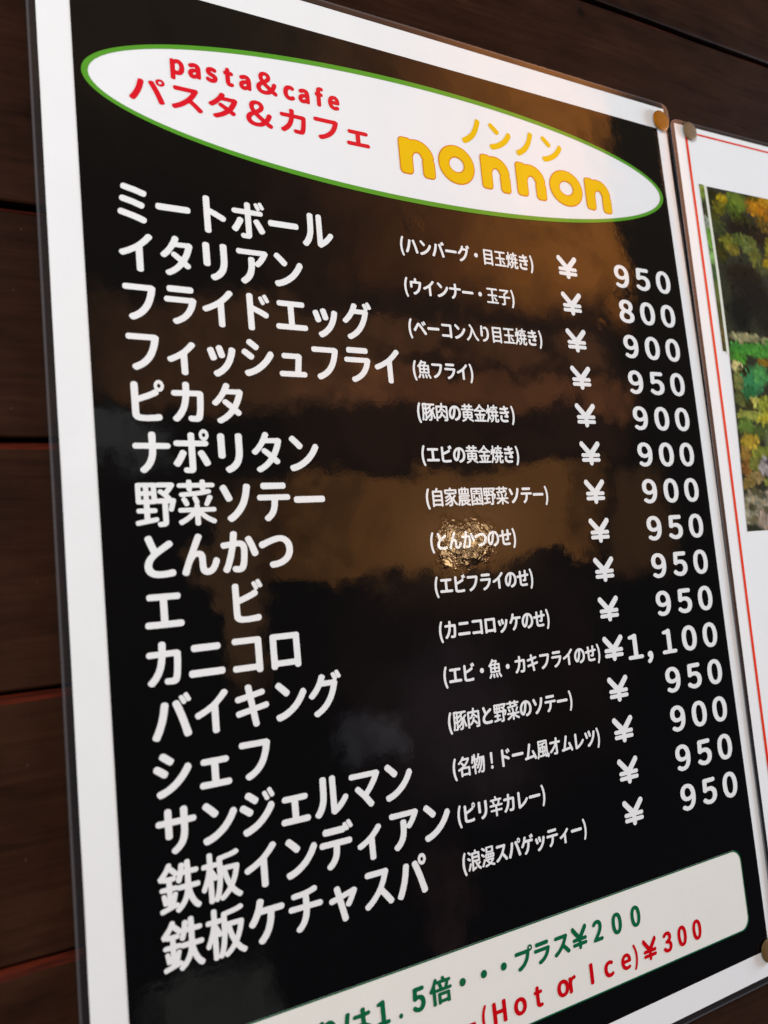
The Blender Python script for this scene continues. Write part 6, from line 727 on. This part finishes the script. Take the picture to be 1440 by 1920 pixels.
# what the garden photograph shows, as printed dabs: u, v, half width, half height, colour
PICTURE = [
    (2.70, -2.97, 0.40, 0.25, (0.023, 0.023, 0.005)),
    (3.09, -2.96, 0.28, 0.16, (0.328, 0.219, 0.006)),
    (2.86, -2.65, 0.30, 0.21, (0.120, 0.106, 0.009)),
    (3.79, -3.01, 0.44, 0.36, (0.120, 0.166, 0.018)),
    (3.53, -2.70, 0.31, 0.25, (0.071, 0.106, 0.013)),
    (4.76, -2.98, 0.65, 0.33, (0.404, 0.166, 0.006)),
    (5.41, -3.27, 0.55, 0.34, (0.460, 0.219, 0.009)),
    (5.09, -2.82, 0.44, 0.30, (0.328, 0.120, 0.004)),
    (4.62, -3.28, 0.27, 0.15, (0.106, 0.082, 0.006)),
    (2.53, -2.33, 0.25, 0.28, (0.061, 0.061, 0.009)),
    (2.74, -2.07, 0.30, 0.25, (0.044, 0.054, 0.016)),
    (3.80, -2.45, 0.57, 0.25, (0.029, 0.029, 0.007)),
    (4.95, -2.39, 0.43, 0.26, (0.120, 0.071, 0.009)),
    (3.73, -2.09, 0.78, 0.36, (0.012, 0.009, 0.006)),
    (4.60, -1.98, 0.48, 0.36, (0.023, 0.014, 0.008)),
    (3.05, -1.55, 0.35, 0.28, (0.134, 0.128, 0.014)),
    (3.65, -1.73, 0.41, 0.21, (0.087, 0.112, 0.023)),
    (4.06, -1.61, 0.37, 0.29, (0.112, 0.123, 0.029)),
    (4.31, -1.25, 0.32, 0.32, (0.106, 0.106, 0.020)),
    (4.50, -0.92, 0.27, 0.25, (0.065, 0.065, 0.023)),
    (5.04, -1.60, 0.22, 0.44, (0.200, 0.166, 0.013)),
    (4.87, -1.09, 0.27, 0.18, (0.281, 0.193, 0.006)),
    (3.25, -1.37, 0.25, 0.14, (0.166, 0.134, 0.018)),
    (2.69, -1.21, 0.25, 0.28, (0.040, 0.037, 0.006)),
    (3.53, -0.55, 0.92, 0.49, (0.016, 0.011, 0.007)),
    (3.89, 0.10, 1.03, 0.70, (0.012, 0.010, 0.009)),
    (3.15, 0.67, 0.60, 0.68, (0.009, 0.009, 0.008)),
    (4.26, 0.75, 0.52, 0.52, (0.014, 0.013, 0.009)),
    (3.19, 1.41, 0.75, 0.15, (0.273, 0.247, 0.120)),
    (4.16, 1.46, 0.23, 0.09, (0.200, 0.193, 0.082)),
    (3.04, 1.78, 0.64, 0.20, (0.047, 0.219, 0.029)),
    (3.78, 1.80, 0.61, 0.24, (0.071, 0.260, 0.036)),
    (4.31, 1.68, 0.37, 0.24, (0.054, 0.200, 0.029)),
    (2.74, 2.07, 0.34, 0.17, (0.061, 0.219, 0.023)),
    (3.95, 2.16, 0.31, 0.10, (0.239, 0.134, 0.013)),
    (2.63, 2.34, 0.22, 0.12, (0.617, 0.520, 0.219)),
    (2.90, 2.47, 0.25, 0.17, (0.023, 0.020, 0.006)),
    (3.20, 2.75, 0.55, 0.47, (0.040, 0.200, 0.071)),
    (3.66, 2.56, 0.35, 0.37, (0.065, 0.239, 0.061)),
    (3.04, 3.17, 0.35, 0.23, (0.023, 0.120, 0.040)),
    (2.59, 2.78, 0.19, 0.33, (0.166, 0.166, 0.044)),
    (2.59, 3.35, 0.24, 0.23, (0.094, 0.106, 0.029)),
    (3.25, 3.44, 0.22, 0.13, (0.551, 0.489, 0.106)),
    (2.96, 3.53, 0.15, 0.13, (0.044, 0.044, 0.013)),
    (3.67, 3.48, 0.35, 0.23, (0.219, 0.239, 0.029)),
    (2.97, 3.83, 0.64, 0.16, (0.281, 0.290, 0.052)),
    (3.58, 3.89, 0.35, 0.20, (0.328, 0.281, 0.023)),
    (2.66, 4.16, 0.39, 0.23, (0.106, 0.166, 0.029)),
    (3.35, 4.34, 0.45, 0.26, (0.071, 0.094, 0.023)),
    (3.66, 4.63, 0.25, 0.33, (0.120, 0.134, 0.061)),
    (2.73, 4.61, 0.39, 0.23, (0.378, 0.260, 0.029)),
    (3.22, 4.96, 0.39, 0.19, (0.183, 0.200, 0.029)),
    (2.47, 5.04, 0.24, 0.26, (0.260, 0.149, 0.029)),
    (2.46, 5.44, 0.24, 0.22, (0.219, 0.094, 0.023)),
    (2.82, 5.32, 0.24, 0.19, (0.149, 0.149, 0.029)),
    (3.30, 5.38, 0.35, 0.26, (0.328, 0.281, 0.260)),
    (3.53, 5.25, 0.20, 0.13, (0.061, 0.052, 0.052)),
    (2.82, 5.68, 0.34, 0.16, (0.239, 0.166, 0.061)),
    (2.43, 5.84, 0.24, 0.16, (0.200, 0.134, 0.036)),
    (3.39, 5.85, 0.20, 0.13, (0.219, 0.239, 0.044)),
    (2.66, 6.40, 0.57, 0.32, (0.281, 0.239, 0.149)),
    (3.29, 6.33, 0.34, 0.26, (0.328, 0.273, 0.183)),
    (2.34, 6.78, 0.33, 0.31, (0.260, 0.231, 0.149)),
    (2.91, 6.96, 0.43, 0.28, (0.328, 0.247, 0.183)),
    (2.46, 6.58, 0.12, 0.06, (0.082, 0.071, 0.036)),
    (2.94, 6.25, 0.12, 0.05, (0.094, 0.082, 0.044)),
    (2.48, 6.94, 0.19, 0.06, (0.120, 0.101, 0.052)),
    (3.10, 6.65, 0.10, 0.06, (0.106, 0.094, 0.052)),
    (2.65, 6.11, 0.12, 0.05, (0.082, 0.073, 0.036)),
]
# the part of the picture farther right carries on in the same bands
rnd = random.Random(11)
BANDS = [(-3.6, -2.2, [(.20, .13, .02), (.30, .18, .02), (.10, .12, .02), (.05, .06, .015)]), (-2.4, -.6, [(.03, .03, .012), (.09, .10, .03), (.05, .05, .02), (.012, .010, .008)]),
         (-.6, 1.2, [(.012, .010, .009), (.014, .012, .010), (.02, .016, .012)]), (1.2, 1.6, [(.22, .20, .12), (.16, .16, .08)]),
         (1.6, 3.2, [(.05, .20, .04), (.07, .23, .05), (.04, .15, .06)]), (3.2, 5.2, [(.25, .26, .06), (.10, .15, .04), (.20, .18, .04), (.08, .09, .03)]),
         (5.2, 7.4, [(.28, .24, .16), (.20, .18, .12), (.12, .11, .07), (.24, .20, .06)])]
WIDE = []
for k in range(900):
    va, vb, cs = BANDS[rnd.randrange(len(BANDS))]
    WIDE.append((rnd.uniform(5.2, 17.5), rnd.uniform(va, vb), rnd.uniform(.25, .7), rnd.uniform(.12, .34), rnd.choice(cs)))
def paint(o, dabs, ground, nu, nv, seed, leaf):
    """lay leaf-sized dabs over a ground tone and store them as the mesh's printed colours"""
    import numpy as np
    me = o.data; off = o.matrix_basis.translation if o.parent is None else o.location
    n = len(me.vertices); co = np.zeros(n * 3); me.vertices.foreach_get('co', co); co = co.reshape(-1, 3)
    uu = (co[:, 0] + PBASE.x) / S + UC; vv = VC - (co[:, 2] + PBASE.z - Z0) / S
    rng = np.random.default_rng(seed)
    col = np.tile(np.array(ground), (n, 1)) * (.7 + .6 * rng.random((n, 1)))
    def dab(cu, cv, ru, rv, c, ang, soft):
        a = math.cos(ang); b = math.sin(ang)
        near = np.nonzero((abs(uu - cu) < ru + rv) & (abs(vv - cv) < ru + rv))[0]
        if not len(near): return
        x = uu[near] - cu; y = vv[near] - cv
        r = np.hypot((x * a + y * b) / ru, (y * a - x * b) / rv)
        f = np.clip((1 - r) / soft, 0, 1)[:, None]
        col[near] = col[near] * (1 - f) + np.array(c) * f
    for cu, cv, ru, rv, c in dabs:
        dab(cu, cv, ru * 1.12, rv * 1.12, c, 0, .5)
    for cu, cv, ru, rv, c in dabs:
        k = int(26 * leaf)
        for i in range(k):
            t = rng.random() * 6.283; q = math.sqrt(rng.random()) * 1.1
            sh = .55 + 1.0 * rng.random() ** 1.5
            wm = .88 + .24 * rng.random(); cc = [c[0] * sh * wm, c[1] * sh, c[2] * sh * (2 - wm)]
            dab(cu + ru * q * math.cos(t), cv + rv * q * math.sin(t), .05 + .10 * rng.random(), .03 + .05 * rng.random(), cc, rng.random() * 3.14, .5)
    at = me.color_attributes.new('picture', 'FLOAT_COLOR', 'POINT')
    at.data.foreach_set('color', np.c_[np.clip(col, 0, 1), np.ones(n)].ravel())
ph = pgrid('photograph', photo_fn, .42, M_PHOTO, 330, 240)
paint(ph, WIDE + PICTURE, (.03, .03, .018), 330, 240, 3, 1.0)
def strip_fn(s, t):
    v = -3.31 + t * 5.22
    return leftedge(v) - .33 + .205 * s + .06 * t, v
st = pgrid('photo_strip', strip_fn, .42, M_PHOTO, 8, 120)
paint(st, [(2.2, -3.1, .3, .25, (.16, .22, .03)), (2.2, -2.55, .3, .3, (.035, .04, .02)), (2.2, -2.1, .3, .18, (.26, .30, .22)), (2.22, -1.6, .3, .35, (.14, .30, .04)), (2.23, -1.0, .3, .25, (.20, .36, .10)),
           (2.23, -.5, .3, .3, (.05, .09, .03)), (2.22, .1, .3, .4, (.11, .13, .03)), (2.2, .8, .3, .4, (.08, .08, .02)), (2.18, 1.4, .3, .35, (.12, .085, .025)), (2.15, 1.8, .3, .2, (.08, .06, .02))], (.08, .10, .03), 8, 120, 5, .8)
pgrid('photo_border', lambda s, t: (leftedge(-3.31 + t * 5.3) - .115 + .115 * s, -3.31 + t * 5.3), .46, M_CREAM, 2, 20)

# ------------------------------------------------------------------ thumbtacks
def tack(u, v, mm, r, base, label, color, rough):
    loc = WM(u, v, mm)
    o = root('thumbtack', loc, label, 'thumbtack', 'thumbtacks holding the sheets to the boards')
    m = brass_mat('brass', color, rough)
    prof = [(0, 1.15), (.45, 1.12), (.75, 1.04), (.90, .90), (.97, .68), (1.0, .42), (1.0, .20), (.96, .05), (.80, .0), (0, .05)]
    n = 40; V = []; F = []
    for a, h in prof:
        for k in range(n):
            t = 2 * math.pi * k / n; V.append((a * r * .001 * math.cos(t), -h * .001, a * r * .001 * math.sin(t)))
    for j in range(len(prof) - 1):
        for k in range(n):
            F.append((j * n + k, j * n + (k + 1) % n, (j + 1) * n + (k + 1) % n, (j + 1) * n + k))
    hd = link('tack_head', V, F, m, o, None, True)
    V = []; F = []
    for j, (a, y) in enumerate(((.45, 0.0), (.45, 4.5), (.02, 7.5))):
        for k in range(12):
            t = 2 * math.pi * k / 12; V.append((a * .001 * math.cos(t), y * .001, a * .001 * math.sin(t)))
    for j in range(2):
        for k in range(12): F.append((j * 12 + k, j * 12 + (k + 1) % 12, (j + 1) * 12 + (k + 1) % 12, (j + 1) * 12 + k))
    link('tack_pin', V, F, m, o, None, True)
    return o
tack(.80, -5.06, .45, 5.4, None, 'golden orange brass thumbtack on the top right corner of the black menu', (.36, .125, .004), .5)
tack(1.98, -4.95, 1.1, 5.0, None, 'dull tan thumbtack on the top left corner of the white poster', (.22, .145, .08), .5)
tack(.60, 18.42, .45, 5.1, None, 'dark brass thumbtack on the bottom right corner of the black menu', (.14, .085, .03), .45)
